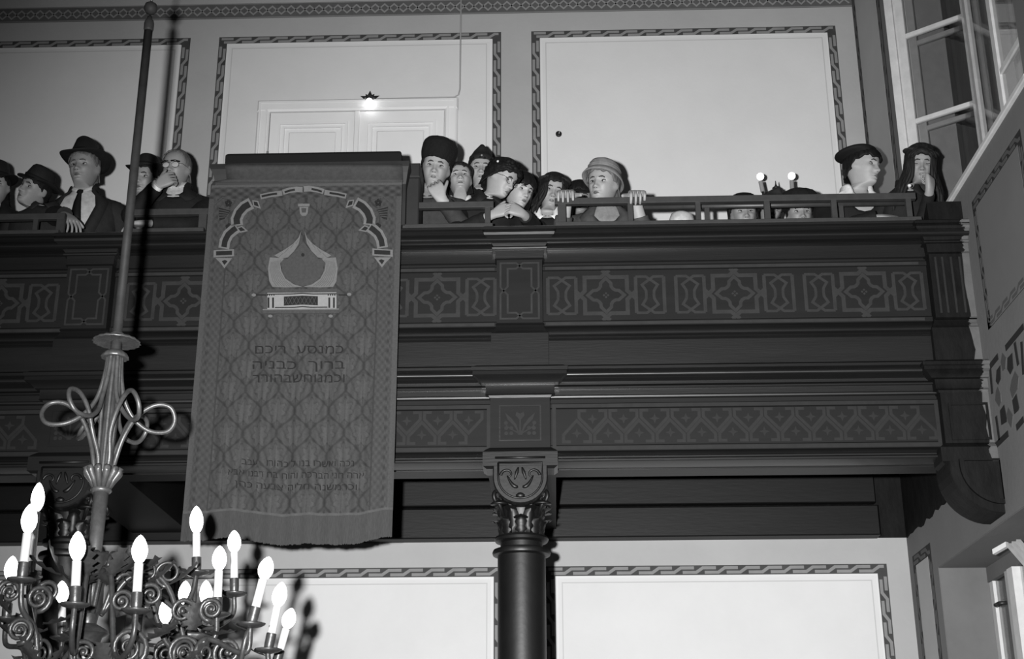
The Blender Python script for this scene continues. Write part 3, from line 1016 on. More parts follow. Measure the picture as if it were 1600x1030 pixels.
xr = lambda px: xp(px, YG - .03, 335)
railing(xr(867), xr(1433), 319, ((878, .05), (985, .032), (1091, .032), (1199, .036), (1304, .034), (1421, .034)), 'long iron safety rail on the right half of the gallery front')
t = railing(xr(632), xr(771), 322, ((647, .03), (762, .034)), 'short iron safety rail between the banner desk and the middle pilaster')
railing(xr(206), xr(326), 326, ((206, .03), (318, .05)), 'short iron safety rail left of the banner desk')
railing(xr(-120), xr(103), 330, ((-60, .03), (58, .03), (97, .05)), 'iron safety rail at the far left edge of the gallery')
hr = MB().tube([(xp(1003, YG + .16, 330), YG + .16, zy(327, YG + .16)), (xp(1425, YG + .16, 330), YG + .16, zy(327, YG + .16))], .017, 10).build('inner_handrail', M['iron'], gal, True)
for px in (1105, 1315):
    x = xp(px, YG + .16, 340)
    MB().box(x - .014, x + .014, YG + .15, YG + .172, zp(353, .1), zy(328, YG + .16)).build('handrail_post', M['iron'], hr)
# ------------------------------------------------------------------ desk on the parapet, banner hung over it
YBN = YG - .21                                   # plane of the banner
pb = lambda x, y: at(x, y, YBN)
bx0, bx1 = pb(331, 300)[0], pb(628, 300)[0]
zt = zy(283, YBN)                                # top seam
zb_ = zy(848, YBN, 460)
dk = thing('reading_desk', 'dark wooden desk on the gallery front behind the hanging banner', 'desk', ((bx0 + bx1) / 2, YG, zp(353, .1)))
ztop = zy(254, YG - .19, 470)
xL, xR = at(328, 258, YG - .19)[0], at(641, 258, YG - .19)[0]
DP = [(.0, zp(353, .1) + .002), (.0, ztop - .125), (.012, ztop - .10), (.03, ztop - .06), (.05, ztop - .03), (.06, ztop - .022), (.06, ztop)]
MB().rings([[(xL + .035 - p * .6, YG + .16, z), (xL + .035 - p * .6, YG - .13 - p, z), (xR - .03 + p * .4, YG - .13 - p, z), (xR - .03 + p * .4, YG + .16, z)] for (p, z) in DP], True).build('body', M['desk'], dk)
xq = xp(656, YG - .02, 300)
MB().bbox(xR - .04, xq, YG - .06, YG + .14, zp(353, .1) + .002, zy(275, YG - .06), .006).build('side_box', M['desk'], dk)
MB().bbox(xR - .04, xq + .004, YG - .07, YG + .15, zy(275, YG - .06), zy(253, YG - .06), .008).build('side_box_cap', M['desk'], dk)
zc1 = zy(238, YG - .16, 480)
cu = MB()
xa, xb = at(352, 246, YG - .17)[0], at(627, 246, YG - .17)[0]
cu.rings([[(xa + c, YG - .17 + c, ztop + .001 + q), (xb - c, YG - .17 + c, ztop + .001 + q), (xb - c, YG + .10, ztop + .001 + q), (xa + c, YG + .10, ztop + .001 + q)] for (c, q) in ((.012, 0), (0, .012), (0, zc1 - ztop - .02), (.006, zc1 - ztop - .008), (.016, zc1 - ztop))], True)
co = cu.build('desk_cushion', M['velvet'])
co['label'] = 'long black velvet cushion lying on top of the banner desk'
co['category'] = 'cushion'

ban = thing('banner', 'long grey damask banner with appliqued arch hanging over the gallery front', 'banner', ((bx0 + bx1) / 2, YBN, zb_))
HB_, WB_ = zt - zb_, bx1 - bx0
UNIT = 51 * WB_ / 300


def ban_x(u, v):
    """u across 0..1, v down 0..1"""
    l = (bx0 - .012 * np.clip(v / .03, 0, 1)) * 1.0
    return l + (bx1 - l) * u


def ban_y(u, v):
    f = np.clip((v - .38) / .4, 0, 1)
    y = .016 * np.sin(u * 6.28 * 5.5 + .8 * np.sin(v * 3)) * f + .009 * np.sin(u * 6.28 * 11 + 1.7 + v * 2) * f
    y = y + .020 * np.sin(u * 6.28 * 1.1 + 2.0) * np.clip((v - .7) / .3, 0, 1)
    return YBN - y * .6 - .008 * (1 - np.clip(v / .02, 0, 1)) - .012 * v


def ban_z(u, v):
    hem = .020 * np.sin(u * 6.28 * 1.05 + 3.6) + .008 * np.sin(u * 6.28 * 2.7 + .5)
    return zt - v * (HB_ + hem * np.clip((v - .6) / .4, 0, 1))


def px_uv(x, y):
    p = pb(x, y)
    v = (zt - p[2]) / HB_
    l = bx0 - .012 * min(max(v / .03, 0), 1)
    return (p[0] - l) / (bx1 - l), v


NU, NV = 250, 470
uu, vv = np.meshgrid(np.linspace(0, 1, NU), np.linspace(0, .932, NV))
X_, Y_, Z_ = ban_x(uu, vv), ban_y(uu, vv), ban_z(uu, vv)
# woven damask: rows of palmettes in an ogee net, half dropped
hx, hz = UNIT * .98, UNIT * 1.36
px_ = (X_ - (bx0 + bx1) / 2) / hx
pz_ = (zt - Z_) / hz + .13


def palmette(a, b):
    """one ogee cell: scalloped dark outline, lobed leaf with fanned veins; None outside the cell"""
    bound = .25 + .25 * np.cos(2 * PI * b) + 1e-4
    d = np.abs(a) / bound
    inside = (d < 1) & (np.abs(b) < .5)
    sc = .5 + .5 * np.cos(2 * PI * b * 6.5)
    g = (bound - np.abs(a)) * np.minimum(1, .55 + 1.2 * bound)      # distance from the net
    rimw = .018 + .030 * sc
    body = 1 / (1 + np.exp(-(g - rimw) / .010))
    fan = np.arctan2(a, .40 - b)
    vein = np.clip((np.cos(fan * 11) - .70) / .3, 0, 1) * (np.abs(b) < .36)
    rr = np.hypot(a * 1.15, (b - .02) * .95)
    Rl = .235 + .055 * np.cos(7 * np.arctan2(a, -b))
    ring = np.exp(-((rr - Rl) / .018) ** 2)
    heart = rr < Rl
    stalk = np.exp(-(a / .014) ** 2) * (b > .05)
    t_ = body * (.62 + .16 * heart - .24 * vein - .34 * ring - .22 * stalk) + .10 * (1 - body)
    return np.where(inside, t_, -1)


tone = np.full_like(X_, -1.0)
for (ox, oz) in ((0, 0), (.5, .5)):
    a = (px_ + ox) - np.round(px_ + ox)
    b = (pz_ + oz) - np.round(pz_ + oz)
    tone = np.maximum(tone, palmette(a, b))
tone = np.where(tone < -.5, .1, tone)
T = .019 + .039 * tone
rs = np.random.RandomState(4)
T *= (1 + .10 * np.sin(X_ * 160 + 3 * np.sin(Z_ * 7)) * np.clip(vv * 2, .1, 1))  # vertical streaks imitate fold shading in the tone, stronger lower down
# woven side borders
eu = np.minimum(uu, 1 - uu) * WB_
lattice = .5 + .5 * np.sin(Z_ * 110)
T = np.where(eu < .125, .040 + .008 * np.sin(Z_ * 130) * np.sin(eu * 170), T)
T = np.where(np.abs(eu - .125) < .006, .028, T)
T = np.where(np.abs(eu - .055) < .006, .026 + .02 * lattice, T)
T = np.where(eu < .03, .050, T)
T = np.where(vv < .04, .036 + .016 * np.sin(X_ * 90) * np.sin(vv * 300), T)
T = np.where(vv < .006, .06, T)
T = np.where(np.abs(vv - .925) < .004, .06, T)
me = bpy.data.meshes.new('cloth')
idx = np.arange(NU * NV).reshape(NV, NU)
V = np.stack([X_, Y_, Z_], -1).reshape(-1, 3) - np.array(wloc(ban))
F = np.stack([idx[:-1, :-1], idx[1:, :-1], idx[1:, 1:], idx[:-1, 1:]], -1).reshape(-1, 4)
me.from_pydata(V.tolist(), [], F.tolist())
at_ = me.attributes.new('tone', 'FLOAT', 'POINT')
at_.data.foreach_set('value', T.reshape(-1).astype(np.float32))
me.polygons.foreach_set('use_smooth', [True] * len(me.polygons))
link('cloth', me, M['cloth'], ban)


def on_ban(x, y, h=.004):
    u, v = px_uv(x, y)
    return (float(ban_x(u, v)), float(ban_y(u, v)) - h, float(ban_z(u, v)))


def ban_poly(pts, m, name, parent=ban, h=.004):
    R = [[on_ban(x, y, q) for (x, y) in pts] for q in (0, h)]
    return MB().rings(R, True).build(name, m, parent)


def ban_strip(pts, w, m, name, parent=ban, h=.004):
    P = [np.array(p, float) for p in pts]
    L = []
    for i in range(len(P)):
        t = P[min(i + 1, len(P) - 1)] - P[max(i - 1, 0)]
        t /= np.linalg.norm(t) + 1e-9
        n = np.array([-t[1], t[0]])
        L.append((P[i] + n * w / 2, P[i] - n * w / 2))
    R = [[on_ban(*a, 0), on_ban(*a, h), on_ban(*b, h), on_ban(*b, 0)] for (a, b) in L]
    return MB().rings(R, True).build(name, m, parent)


# plain top of the cloth, laid back over the desk's cove
R = []
for (x0, x1, y, Y) in ((350, 628, 256, YG - .198), (352, 629, 262, YG - .200), (354, 629, 280, YG - .203), (331, 629, 284, YBN - .006)):
    a, b = at(x0, y, Y), at(x1, y, Y)
    R.append([a + (b - a) * t / 12 for t in range(13)])
m_ = MB()
m_.rings(R, False, False)
tb = m_.build('plain_top', M['cloth_plain'], ban, True, 40)
so = tb.modifiers.new('thickness', 'SOLIDIFY')
so.thickness = .003
# fringe along the bottom
NF = 320
ff = np.linspace(0, 1, NF)
R = []
for v in (.928, .95, .975, 1.0):
    R.append([(float(ban_x(u, v)), float(ban_y(u, v)) - .004 - .0025 * (i % 2), float(ban_z(u, v)) + (rs.uniform(-.004, .004) if v == 1.0 else 0)) for i, u in enumerate(ff)])
m_ = MB()
m_.rings(R, False, False)
m_.build('fringe', M['fringe'], ban, True)


def arcpts(cx, cy, r, a0, a1, n=9):
    return [(cx + r * cos(math.radians(a0 + (a1 - a0) * t / n)), cy - r * sin(math.radians(a0 + (a1 - a0) * t / n))) for t in range(n + 1)]


# cusped arch: right half mirrored to the left about x = 475
def mir(pts, s):
    return pts if s > 0 else [(475.5 * 2 - x - (3 if True else 0), y + 1) for (x, y) in pts]


for s_ in (1, -1):
    for (p, w) in (([(598, 388), (596, 376), (591, 366), (583, 359), (577, 355)], 10), ([(577, 352), (578, 342), (574, 332), (566, 323), (555, 317)], 11.5)):
        ban_strip(mir(p, s_), w + 7, M['trim_light'], 'arch_band', h=.004)
        q = [tuple(np.array(p[0]) * .82 + np.array(p[1]) * .18)] + p[1:-1] + [tuple(np.array(p[-1]) * .75 + np.array(p[-2]) * .25)]
        ban_strip(mir(q, s_), w - 1.5, M['trim_dark'], 'arch_inlay', h=.0055)
    ban_strip(mir([(541, 307), (528, 304), (514, 302), (507, 301)], s_), 8, M['trim_light'], 'arch_band', h=.003)
    ban_strip(mir([(539, 306.5), (528, 304), (515, 302)], s_), 3, M['trim_dark'], 'arch_inlay', h=.005)
    ban_strip(mir([(506, 300), (496, 297), (484, 295.5), (475, 296)], s_), 8, M['trim_light'], 'arch_band', h=.003)
    ban_strip(mir([(503, 300), (495, 297.5), (487, 296)], s_), 3, M['trim_dark'], 'arch_inlay', h=.005)
    for (cx, cy, l) in ((571, 358, 9), (548, 318, 9)):
        c = mir([(cx, cy)], s_)[0]
        d = np.array([-1.0, .25]) if cy > 340 else np.array([-.75, .75])
        d = d / np.linalg.norm(d) * np.array([s_, 1])
        n = np.array([-d[1], d[0]])
        for (k_, mm, h) in ((1.25, 'trim_light', .005), (.75, 'trim_dark', .0065)):
            pts = [tuple(np.array(c) + d * l * k_), tuple(np.array(c) + n * 4.5 * k_), tuple(np.array(c) - d * l * .7 * k_), tuple(np.array(c) - n * 4.5 * k_)]
            ban_poly(pts, M[mm], 'arch_boss', h=h)
    ban_poly(mir([(582, 389), (614, 391), (614, 402), (582, 400)], s_), M['trim_light'], 'impost_band', h=.004)
    ban_poly(mir([(585, 391.5), (610, 392.5), (610, 399), (585, 398)], s_), M['trim_dark'], 'impost_inlay', h=.0055)
    ban_poly(mir([(585, 403), (611, 403), (603, 411), (597, 419), (591, 411)], s_), M['trim_light'], 'impost_drop', h=.004)
    ban_poly(mir([(592, 408), (596, 406), (601, 408), (597, 414)], s_), M['trim_dark'], 'drop_flower', h=.0055)
    # flower baskets in the spandrels
    bp = mir([(588, 328), (606, 323), (605, 344), (597, 341)], s_)
    bk = ban_poly(bp, M['trim_dark'], 'flower_basket', h=.0035)
    for t in range(5):
        a = np.array(bp[0]) * (1 - t / 5) + np.array(bp[3]) * t / 5
        b = np.array(bp[1]) * (1 - t / 5) + np.array(bp[2]) * t / 5
        ban_strip([tuple(a), tuple(b)], 1.2, M['trim_mid'], 'basket_weave', bk, .0045)
    for (cx, cy) in ((591, 317), (590, 354)):
        c = mir([(cx, cy)], s_)[0]
        for t in range(5):
            a = t * 2 * PI / 5 - PI / 2
            ban_poly([(c[0] + 3.4 * cos(a) + 2.6 * cos(b), c[1] + 3.4 * sin(a) + 2.6 * sin(b)) for b in np.linspace(0, 2 * PI, 7)[:-1]], M['thread'], 'petal', h=.0035)
    ban_strip(mir([(600, 362), (605, 372), (602, 382)], s_), 2, M['trim_mid'], 'tendril', h=.003)
    ban_strip(mir([(580, 312), (600, 308), (612, 318)], s_), 1.6, M['trim_mid'], 'tendril', h=.003)
# crown-capped vase at the top
ban_poly([(466, 319), (484, 319), (484, 323), (466, 323)], M['trim_light'], 'vase_rim', h=.005)
ban_poly([(468, 324), (482, 324), (481, 334), (478, 338), (472, 338), (469, 334)], M['trim_light'], 'vase', h=.005)
ban_poly([(471, 326), (479, 326), (478, 333), (472, 333)], M['trim_mid'], 'vase_inlay', h=.006)
# draped crown / tent
for s_ in (1, -1):
    mm = lambda pts: pts if s_ > 0 else [(947 - x, y) for (x, y) in pts]
    ban_poly(mm([(476, 361), (480, 372), (489, 382), (502, 391), (518, 400), (508, 405), (497, 403), (487, 393), (480, 382)]), M['trim_light'], 'drape', h=.005)
    ban_poly(mm([(503, 405), (509, 404), (525, 403), (528, 420), (526, 440), (521, 449), (500, 450), (474, 449), (488, 445), (501, 436), (507, 424), (509, 412)]), M['trim_light'], 'drape', h=.004)
    for t in range(7):
        ban_strip(mm([(508 + t * 2.4, 407 + t * .5), (511 + t * 2.2, 424), (501 + t * 3.2, 440), (490 + t * 4, 448)]), .9, M['trim_net'], 'drape_fold', h=.005)
    for t in range(4):
        ban_strip(mm([(480 + t * 8, 375 + t * 7), (484 + t * 9, 382 + t * 7)]), .8, M['trim_net'], 'drape_fold', h=.006)
ban_poly([(474, 378), (485, 392), (497, 405), (507, 407), (505, 424), (499, 436), (487, 445), (474, 448), (461, 445), (449, 436), (442, 424), (439, 407), (450, 405), (462, 392)], M['trim_mid'], 'drape_ground', h=.003)
ban_poly([(473.5 + 2.6 * cos(a), 399 + 2.6 * sin(a)) for a in np.linspace(0, 2 * PI, 11)[:-1]], M['trim_dark'], 'drape_jewel', h=.006)
# ark chest
ban_poly([(415, 453), (528, 452), (527, 457), (416, 458)], M['trim_mid'], 'chest_top', h=.004)
ban_poly([(418, 458.5), (526, 457.5), (526, 483), (418, 484)], M['trim_white'], 'chest', h=.004)
ban_poly([(444, 464.5), (473, 463), (497, 464), (497, 478), (473, 477), (444, 478.5)], M['trim_dark'], 'chest_grille', h=.006)
for t in range(8):
    ban_strip([(445 + t * 6.2, 465), (451 + t * 6.2, 477)], .7, M['trim_mid'], 'grille_wire', h=.007)
    ban_strip([(451 + t * 6.2, 465), (445 + t * 6.2, 477)], .7, M['trim_mid'], 'grille_wire', h=.0074)
ban_strip([(418, 460.8), (455, 460.4), (473, 459.4), (490, 460.4), (526, 460)], 1.4, M['trim_dark'], 'chest_line', h=.006)
ban_strip([(430, 481.5), (460, 481.3), (473, 480.2), (486, 481.2), (512, 481)], 1.4, M['trim_dark'], 'chest_line', h=.006)
for cx in (423.5, 518.5):
    for d in (-3.6, 3.6):
        ban_poly([(cx + d - 1.4, 466), (cx + d + 1.4, 466), (cx + d + 1.4, 482), (cx + d - 1.4, 482)], M['trim_dark'], 'chest_pillar', h=.006)
    for t in range(4):
        ban_poly([(cx - 6 + t * 3.4, 460.5), (cx - 4.4 + t * 3.4, 460.5), (cx - 4.4 + t * 3.4, 463), (cx - 6 + t * 3.4, 463)], M['trim_dark'], 'pillar_mark', h=.0065)
ban_poly([(411, 485), (530, 484), (530, 490), (411, 491)], M['trim_mid'], 'chest_plinth', h=.004)
ban_strip([(411, 485), (530, 484)], 1.6, M['trim_light'], 'chest_line', h=.006)
for (cx, cy) in ((546, 461), (397, 462), (423, 495), (517, 495)):
    ban_poly([(cx + 3.6 * cos(a), cy + 2.4 * sin(a)) for a in np.linspace(0, 2 * PI, 9)[:-1]], M['trim_light'], 'rod_end', h=.006)
for (a, b) in ((401, 416), (529, 543)):
    ban_strip([(a, 461.5), (b, 461.5)], 1.4, M['trim_dark'], 'carrying_rod', h=.004)

# embroidered writing (Hebrew, right to left: stored reversed)
fc = 0


def hebrew(txt, xc_, yc_, wpx, hpx, name):
    cu = bpy.data.curves.new('t', 'FONT')
    cu.body = txt[::-1]
    cu.align_x = 'CENTER'
    cu.size = 1
    cu.resolution_u = 2
    o = bpy.data.objects.new('t', cu)
    COL.objects.link(o)
    bpy.context.view_layer.update()
    me = bpy.data.meshes.new_from_object(o.evaluated_get(bpy.context.evaluated_depsgraph_get()))
    bpy.data.objects.remove(o)
    n = len(me.vertices)
    co = np.zeros(n * 3)
    me.vertices.foreach_get('co', co)
    co = co.reshape(-1, 3)
    lo, hi = co.min(0), co.max(0)
    base = np.array(wloc(ban))
    out = np.zeros((n, 3))
    for i in range(n):
        fx = (co[i, 0] - lo[0]) / (hi[0] - lo[0] + 1e-9) - .5
        fz = co[i, 1] / .62 - .5
        out[i] = np.array(on_ban(xc_ + fx * wpx, yc_ - fz * hpx, .004)) - base
    me.vertices.foreach_set('co', out.reshape(-1))
    me.update()
    me.materials.clear()
    o = link(name, me, M['thread'], ban)
    o['kind'] = 'stuff'
    return o


for (t, x, y, w) in (('\u05db\u05de\u05e0\u05e1\u05e2  \u05e8\u05d9\u05db\u05dd', 468, 547, 138), ('\u05d1\u05e8\u05d5\u05da  \u05db\u05d1\u05e0\u05d9\u05d4', 467, 571, 144),
                     ('\u05d5\u05db\u05de\u05e0\u05d5\u05d7\u05e9\u05d1\u05d4\u05d5\u05e8\u05e8', 467, 592, 144)):
    hebrew(t, x, y, w, 12.5, 'embroidered_line')
for (t, x, y, w) in (('\u05e0\u05db\u05d4 \u05d5\u05d0\u05e9\u05e8\u05d5 \u05d1\u05e0\u05d5 \u05dc \u05db\u05d4\u05d5\u05e8\u05d5   \u05e2\u05d1\u05d1', 466, 724, 176), ('\u05d0\u05e8\u05d4 \u05d7\u05e0\u05d9 \u05d4\u05d1\u05e8\u05db\u05d4 \u05d5\u05d4\u05d5\u05d7 \u05d1\u05d7 \u05e8\u05d1\u05e0\u05d5 \u05d0\u05d1\u05d0', 463, 742, 212),
                     ('\u05d5\u05db\u05e8\u05de\u05e9\u05e0\u05d4 \u05d7\u05dc\u05d9\u05d4 \u05e6\u05d1\u05e2\u05d4 \u05db\u05d4\u05df', 463, 760, 190)):
    hebrew(t, x, y, w, 9, 'embroidered_line')

# ------------------------------------------------------------------ chandelier
YC = 5.35
pc = lambda x, y, dy=0.0: at(x, y, YC + dy)
AX = pc(165, 700)[0]
zc_ = lambda y: at(165, y, YC)[2]
PXM = YC * 1.075 / FPX * 1.0                     # metres in one pixel, roughly
ch = thing('chandelier', 'large bronze chandelier with lit candle bulbs and looped tubes on a long pole', 'chandelier', (AX, YC, zc_(1060)))
cen = lambda z: np.array([AX, YC, z])
br = M['brass']
MB().lathe(cen(0), [(.019, zc_(528)), (.019, zc_(300)), (.019, zc_(48))], 14).build('pole', M['pole'], ch, True)
MB().lathe(cen(0), [(.019, zc_(50)), (.022, zc_(47)), (.0225, zc_(38)), (.019, zc_(34)), (.012, zc_(31)), (.010, zc_(27))], 16).build('pole_collar', M['pole'], ch, True)
zb1 = zc_(14)
MB().lathe(cen(zb1), [(.004, -.032), (.020, -.026), (.029, -.010), (.030, .004), (.026, .018), (.012, .028), (.006, .034)], 18).build('ball', M['pole'], ch, True)
MB().tube([cen(zb1 + .03), cen(ZTOP)], .006, 8).build('suspension_rod', br, ch, True)
z = zc_(528)
MB().lathe(cen(z), [(.018, .02), (.03, .016), (.024, .006), (.05, .004), (.085, -.010), (.095, -.022), (.088, -.022), (.05, -.010), (.02, -.02)], 36, wave=lambda a, zz: 1 + (.06 * abs(cos(a * 9)) if zz < 0 else 0)).build('drip_disc', br, ch, True)
z = zc_(552)
MB().lathe(cen(z), [(.012, .025), (.014, .015), (.030, .010), (.045, -.004), (.054, -.022), (.048, -.024), (.02, -.02)], 32, wave=lambda a, zz: 1 + (.10 * abs(cos(a * 6)) if zz < 0 else 0)).build('bell_cap', br, ch, True)
MB().tube([cen(zc_(520)), cen(zc_(880))], .022, 14).build('stem', br, ch, True)
# eight tubes that come down under the cap, loop outwards and run into the cup
def smooth(P, n=8):
    P = [np.array(p, float) for p in P]
    P = [2 * P[0] - P[1]] + P + [2 * P[-1] - P[-2]]
    out = []
    for i in range(1, len(P) - 2):
        for t in range(n):
            s = t / n
            a, b, c, d = P[i - 1:i + 3]
            out.append(.5 * (2 * b + (c - a) * s + (2 * a - 5 * b + 4 * c - d) * s * s + (3 * b - a - 3 * c + d) * s ** 3))
    out.append(P[-2])
    return out


for kk in range(6):
    a = kk * PI / 3 + .22
    d = np.array([cos(a), sin(a), 0])
    H = lambda r, y: cen(zc_(y)) + d * r
    if True:
        tw = np.array([-sin(a), cos(a), 0]) * .018
        up_ = [H(.026, 557), H(.034, 590), H(.056, 625), H(.100, 652) + tw, H(.165, 668) + tw * 1.5, H(.235, 668) + tw, H(.262, 652), H(.240, 634) - tw, H(.180, 632) - tw, H(.115, 650) - tw, H(.070, 682) - tw, H(.045, 715), H(.034, 742)]
        MB().tube(smooth(up_), .0095, 8).build('looped_tube', br, ch, True)
for kk in range(6):
    a = kk * PI / 3 + .22 + PI / 6
    d = np.array([cos(a), sin(a), 0])
    MB().tube(smooth([cen(zc_(557)) + d * .024, cen(zc_(620)) + d * .034, cen(zc_(690)) + d * .030, cen(zc_(742)) + d * .028]), .008, 8).build('straight_tube', br, ch, True)
# fluted cup
z = zc_(762)
for kk in range(12):
    a = kk * PI / 6
    d = np.array([cos(a), sin(a), 0])
    MB().tube([cen(z - .0) + d * .030, cen(z + .03) + d * .044, cen(z + .06) + d * .064, cen(z + .072) + d * .072, cen(z + .068) + d * .078], [.010, .013, .015, .014, .007], 8).build('cup_lobe', br, ch, True)
MB().lathe(cen(z), [(.030, .06), (.030, 0), (.040, -.004), (.042, -.014), (.036, -.022), (.030, -.024)], 24).build('cup_ring', br, ch, True)
MB().lathe(cen(0), [(.030, zc_(768)), (.026, zc_(860)), (.030, zc_(875))], 20).build('lower_stem', br, ch, True)
br = M['bronze_dark']
# crown of leaves and body
z = zc_(890)
for kk in range(10):
    a = kk * PI / 5
    d = np.array([cos(a), sin(a), 0])
    t_ = np.array([-sin(a), cos(a), 0])
    m_ = MB()
    R = []
    for (r, q, w) in ((.036, 0, .022), (.048, .030, .030), (.062, .055, .028), (.080, .064, .018), (.090, .056, .004)):
        R.append([cen(z + q) + d * (r - .008 * abs(u)) + t_ * w * u * .8 for u in (-1, -.5, 0, .5, 1)])
    m_.rings(R, False, False)
    m_.build('crown_leaf', br, ch, True, fix=False)
MB().lathe(cen(0), [(.050, zc_(886)), (.054, zc_(892)), (.044, zc_(897)), (.056, zc_(908)), (.060, zc_(911)), (.050, zc_(916)), (.050, zc_(950)), (.056, zc_(954)), (.040, zc_(960)), (.034, zc_(975)), (.075, zc_(984)), (.085, zc_(990)), (.06, zc_(996)), (.045, zc_(1020)), (.06, zc_(1060)), (.05, zc_(1090)), (.015, zc_(1120))], 28).build('body', br, ch, True, 50)
m_ = MB()
for kk in range(22):
    a = kk * 2 * PI / 22
    c = cen(zc_(911)) + np.array([cos(a), sin(a), 0]) * .057
    m_.lathe(c, [(.001, -.007), (.006, -.004), (.007, 0), (.006, .004), (.001, .007)], 6)
m_.build('bead_ring', br, ch, True)


def spiral(c, u, w, r0, turns, th0, sgn=1, n=30):
    """points of a scroll in the plane u, w about c"""
    return [c + (u * cos(th0 + sgn * 2 * PI * turns * t / n) + w * sin(th0 + sgn * 2 * PI * turns * t / n)) * r0 * (1 - .80 * t / n) for t in range(n + 1)]


def leafy(name, base, d, up, l, w, parent=ch):
    """ragged, cupped bronze leaf"""
    d = d / np.linalg.norm(d)
    s_ = np.cross(d, up)
    s_ /= np.linalg.norm(s_) + 1e-9
    nn = np.cross(s_, d)
    R = []
    N = 9
    for i in range(N):
        t = i / (N - 1)
        ww = w * (sin(PI * min(1, .12 + t * .74)) ** .8) * (1 + .35 * cos(i * PI))
        c = base + d * l * t + nn * l * (.32 * t * t - .1 * t)
        R.append([c + s_ * ww * u + nn * (.25 * ww * abs(u)) for u in (-1, -.45, 0, .45, 1)])
    m_ = MB()
    m_.rings(R, False, False)
    return m_.build(name, br, parent, True, fix=False)


def candle(bx, by, tx0, ty0, tx1, ty1, dy, pan=None, tilt=0, long=None, label=None):
    """lit candle bulb centre bx,by; tube from tx0,ty0 (top) to tx1,ty1; at depth YC+dy"""
    top, bot, bc = pc(tx0, ty0, dy), pc(tx1, ty1, dy), pc(bx, by, dy)
    ax = top - bot
    L = np.linalg.norm(ax)
    ax /= L
    t = MB().tube([bot, top], .0165, 14).build('candle_tube', M['candle'], ch, True, 50)
    b = MB()
    n = 14
    base = top + ax * .002
    hl = 2 * np.dot(bc - base, ax)
    hl = max(.085, min(.13, hl))
    prof = [(.009, 0), (.016, .06), (.0245, .20), (.0290, .38), (.0285, .52), (.0245, .68), (.0175, .83), (.0085, .95), (.001, 1.0)]
    ref = np.cross(ax, [0, 1, 0])
    ref /= np.linalg.norm(ref)
    w = np.cross(ax, ref)
    b.rings([[base + ax * hl * q + (ref * cos(2 * PI * k / n) + w * sin(2 * PI * k / n)) * r for k in range(n)] for (r, q) in prof], True)
    b.build('bulb', M['bulb'], t, True)
    s = MB()
    s.rings([[bot + ax * q + (ref * cos(2 * PI * k / n) + w * sin(2 * PI * k / n)) * r for k in range(n)] for (r, q) in ((.010, -.062), (.016, -.055), (.019, -.048), (.020, -.03), (.020, .004), (.0165, .006))], True)
    s.build('socket', br, t, True, 40)
    f = bot - ax * .062
    p = MB()
    p.lathe(f, [(.008, .006), (.030, .004), (.050, .008), (.053, .004), (.040, -.004), (.010, -.012)], 24, wave=lambda a, zz: 1 + .05 * cos(a * 10))
    p.build('drip_pan', br, t, True)
    return f


CS = {}
for nm, a in dict(a=(61, 775, 57, 800, 49, 880, .55), b=(45, 810, 43, 834, 37, 881, -.35), c=(18, 888, 16, 908, 12, 945, .30), d=(123, 853, 120, 877, 118, 919, -.50), e=(219, 858, 217, 881, 214, 928, -.45),
                  f=(307, 812, 307, 834, 307, 873, .30), g=(343, 872, 342, 892, 340, 936, .0), h=(366, 846, 366, 864, 366, 906, .42), i=(417, 888, 411, 906, 399, 951, -.28),
                  j=(438, 929, 433, 949, 424, 992, .05), k=(451, 967, 447, 983, 437, 1018, .35), l=(288, 926, 288, 945, 286, 980, .62), m=(322, 926, 322, 946, 322, 984, .72), n=(259, 955, 258, 975, 257, 1010, .70),
                  o=(97, 925, 97, 943, 97, 975, .62)).items():
    CS[nm] = candle(*a)
# arms: each runs from the body to its candle in an S with a scroll
for nm, f in CS.items():
    v = f - cen(f[2])
    v[2] = 0
    R_ = np.linalg.norm(v)
    d = v / R_
    zb = zc_(1000)
    dz = f[2] - zb
    p = [cen(zb - .02) + d * .05, cen(zb - .10) + d * R_ * .35, cen(zb - .12) + d * R_ * .62, cen(zb - .03 + dz * .2) + d * R_ * .74, cen(f[2] - .10) + d * (R_ - .02), f.copy()]
    if nm in 'degjh':
        p = [cen(zc_(960)) + d * .05, cen(zc_(900)) + d * (R_ * .22), cen(zc_(915)) + d * (R_ * .42), cen(f[2] - .10) + d * (R_ * .62), cen(f[2] - .15) + d * (R_ * .82), cen(f[2] - .09) + d * (R_ - .005), f.copy()]
    MB().tube(smooth(p, 7), .0105, 8).build('arm', br, ch, True)
    q = p[2]
    sc_ = MB()
    sc_.tube(spiral(q + Z1 * .05, d, Z1, .055, 1.6, -PI / 2, -1), np.linspace(.009, .004, 31), 6)
    sc_.build('scroll', br, ch, True)
    sc_ = MB()
    sc_.tube(spiral(p[3] - Z1 * .05, d, Z1, .042, 1.5, PI / 2, 1), np.linspace(.008, .004, 31), 6)
    sc_.build('scroll', br, ch, True)
    leafy('acanthus_leaf', p[2], d + Z1 * .5, Z1, .14, .030)
    leafy('acanthus_leaf', p[1], d * .6 - Z1 * .6, Z1, .13, .032)
    leafy('acanthus_leaf', f - Z1 * .02, -d + Z1 * .2, Z1, .09, .022)
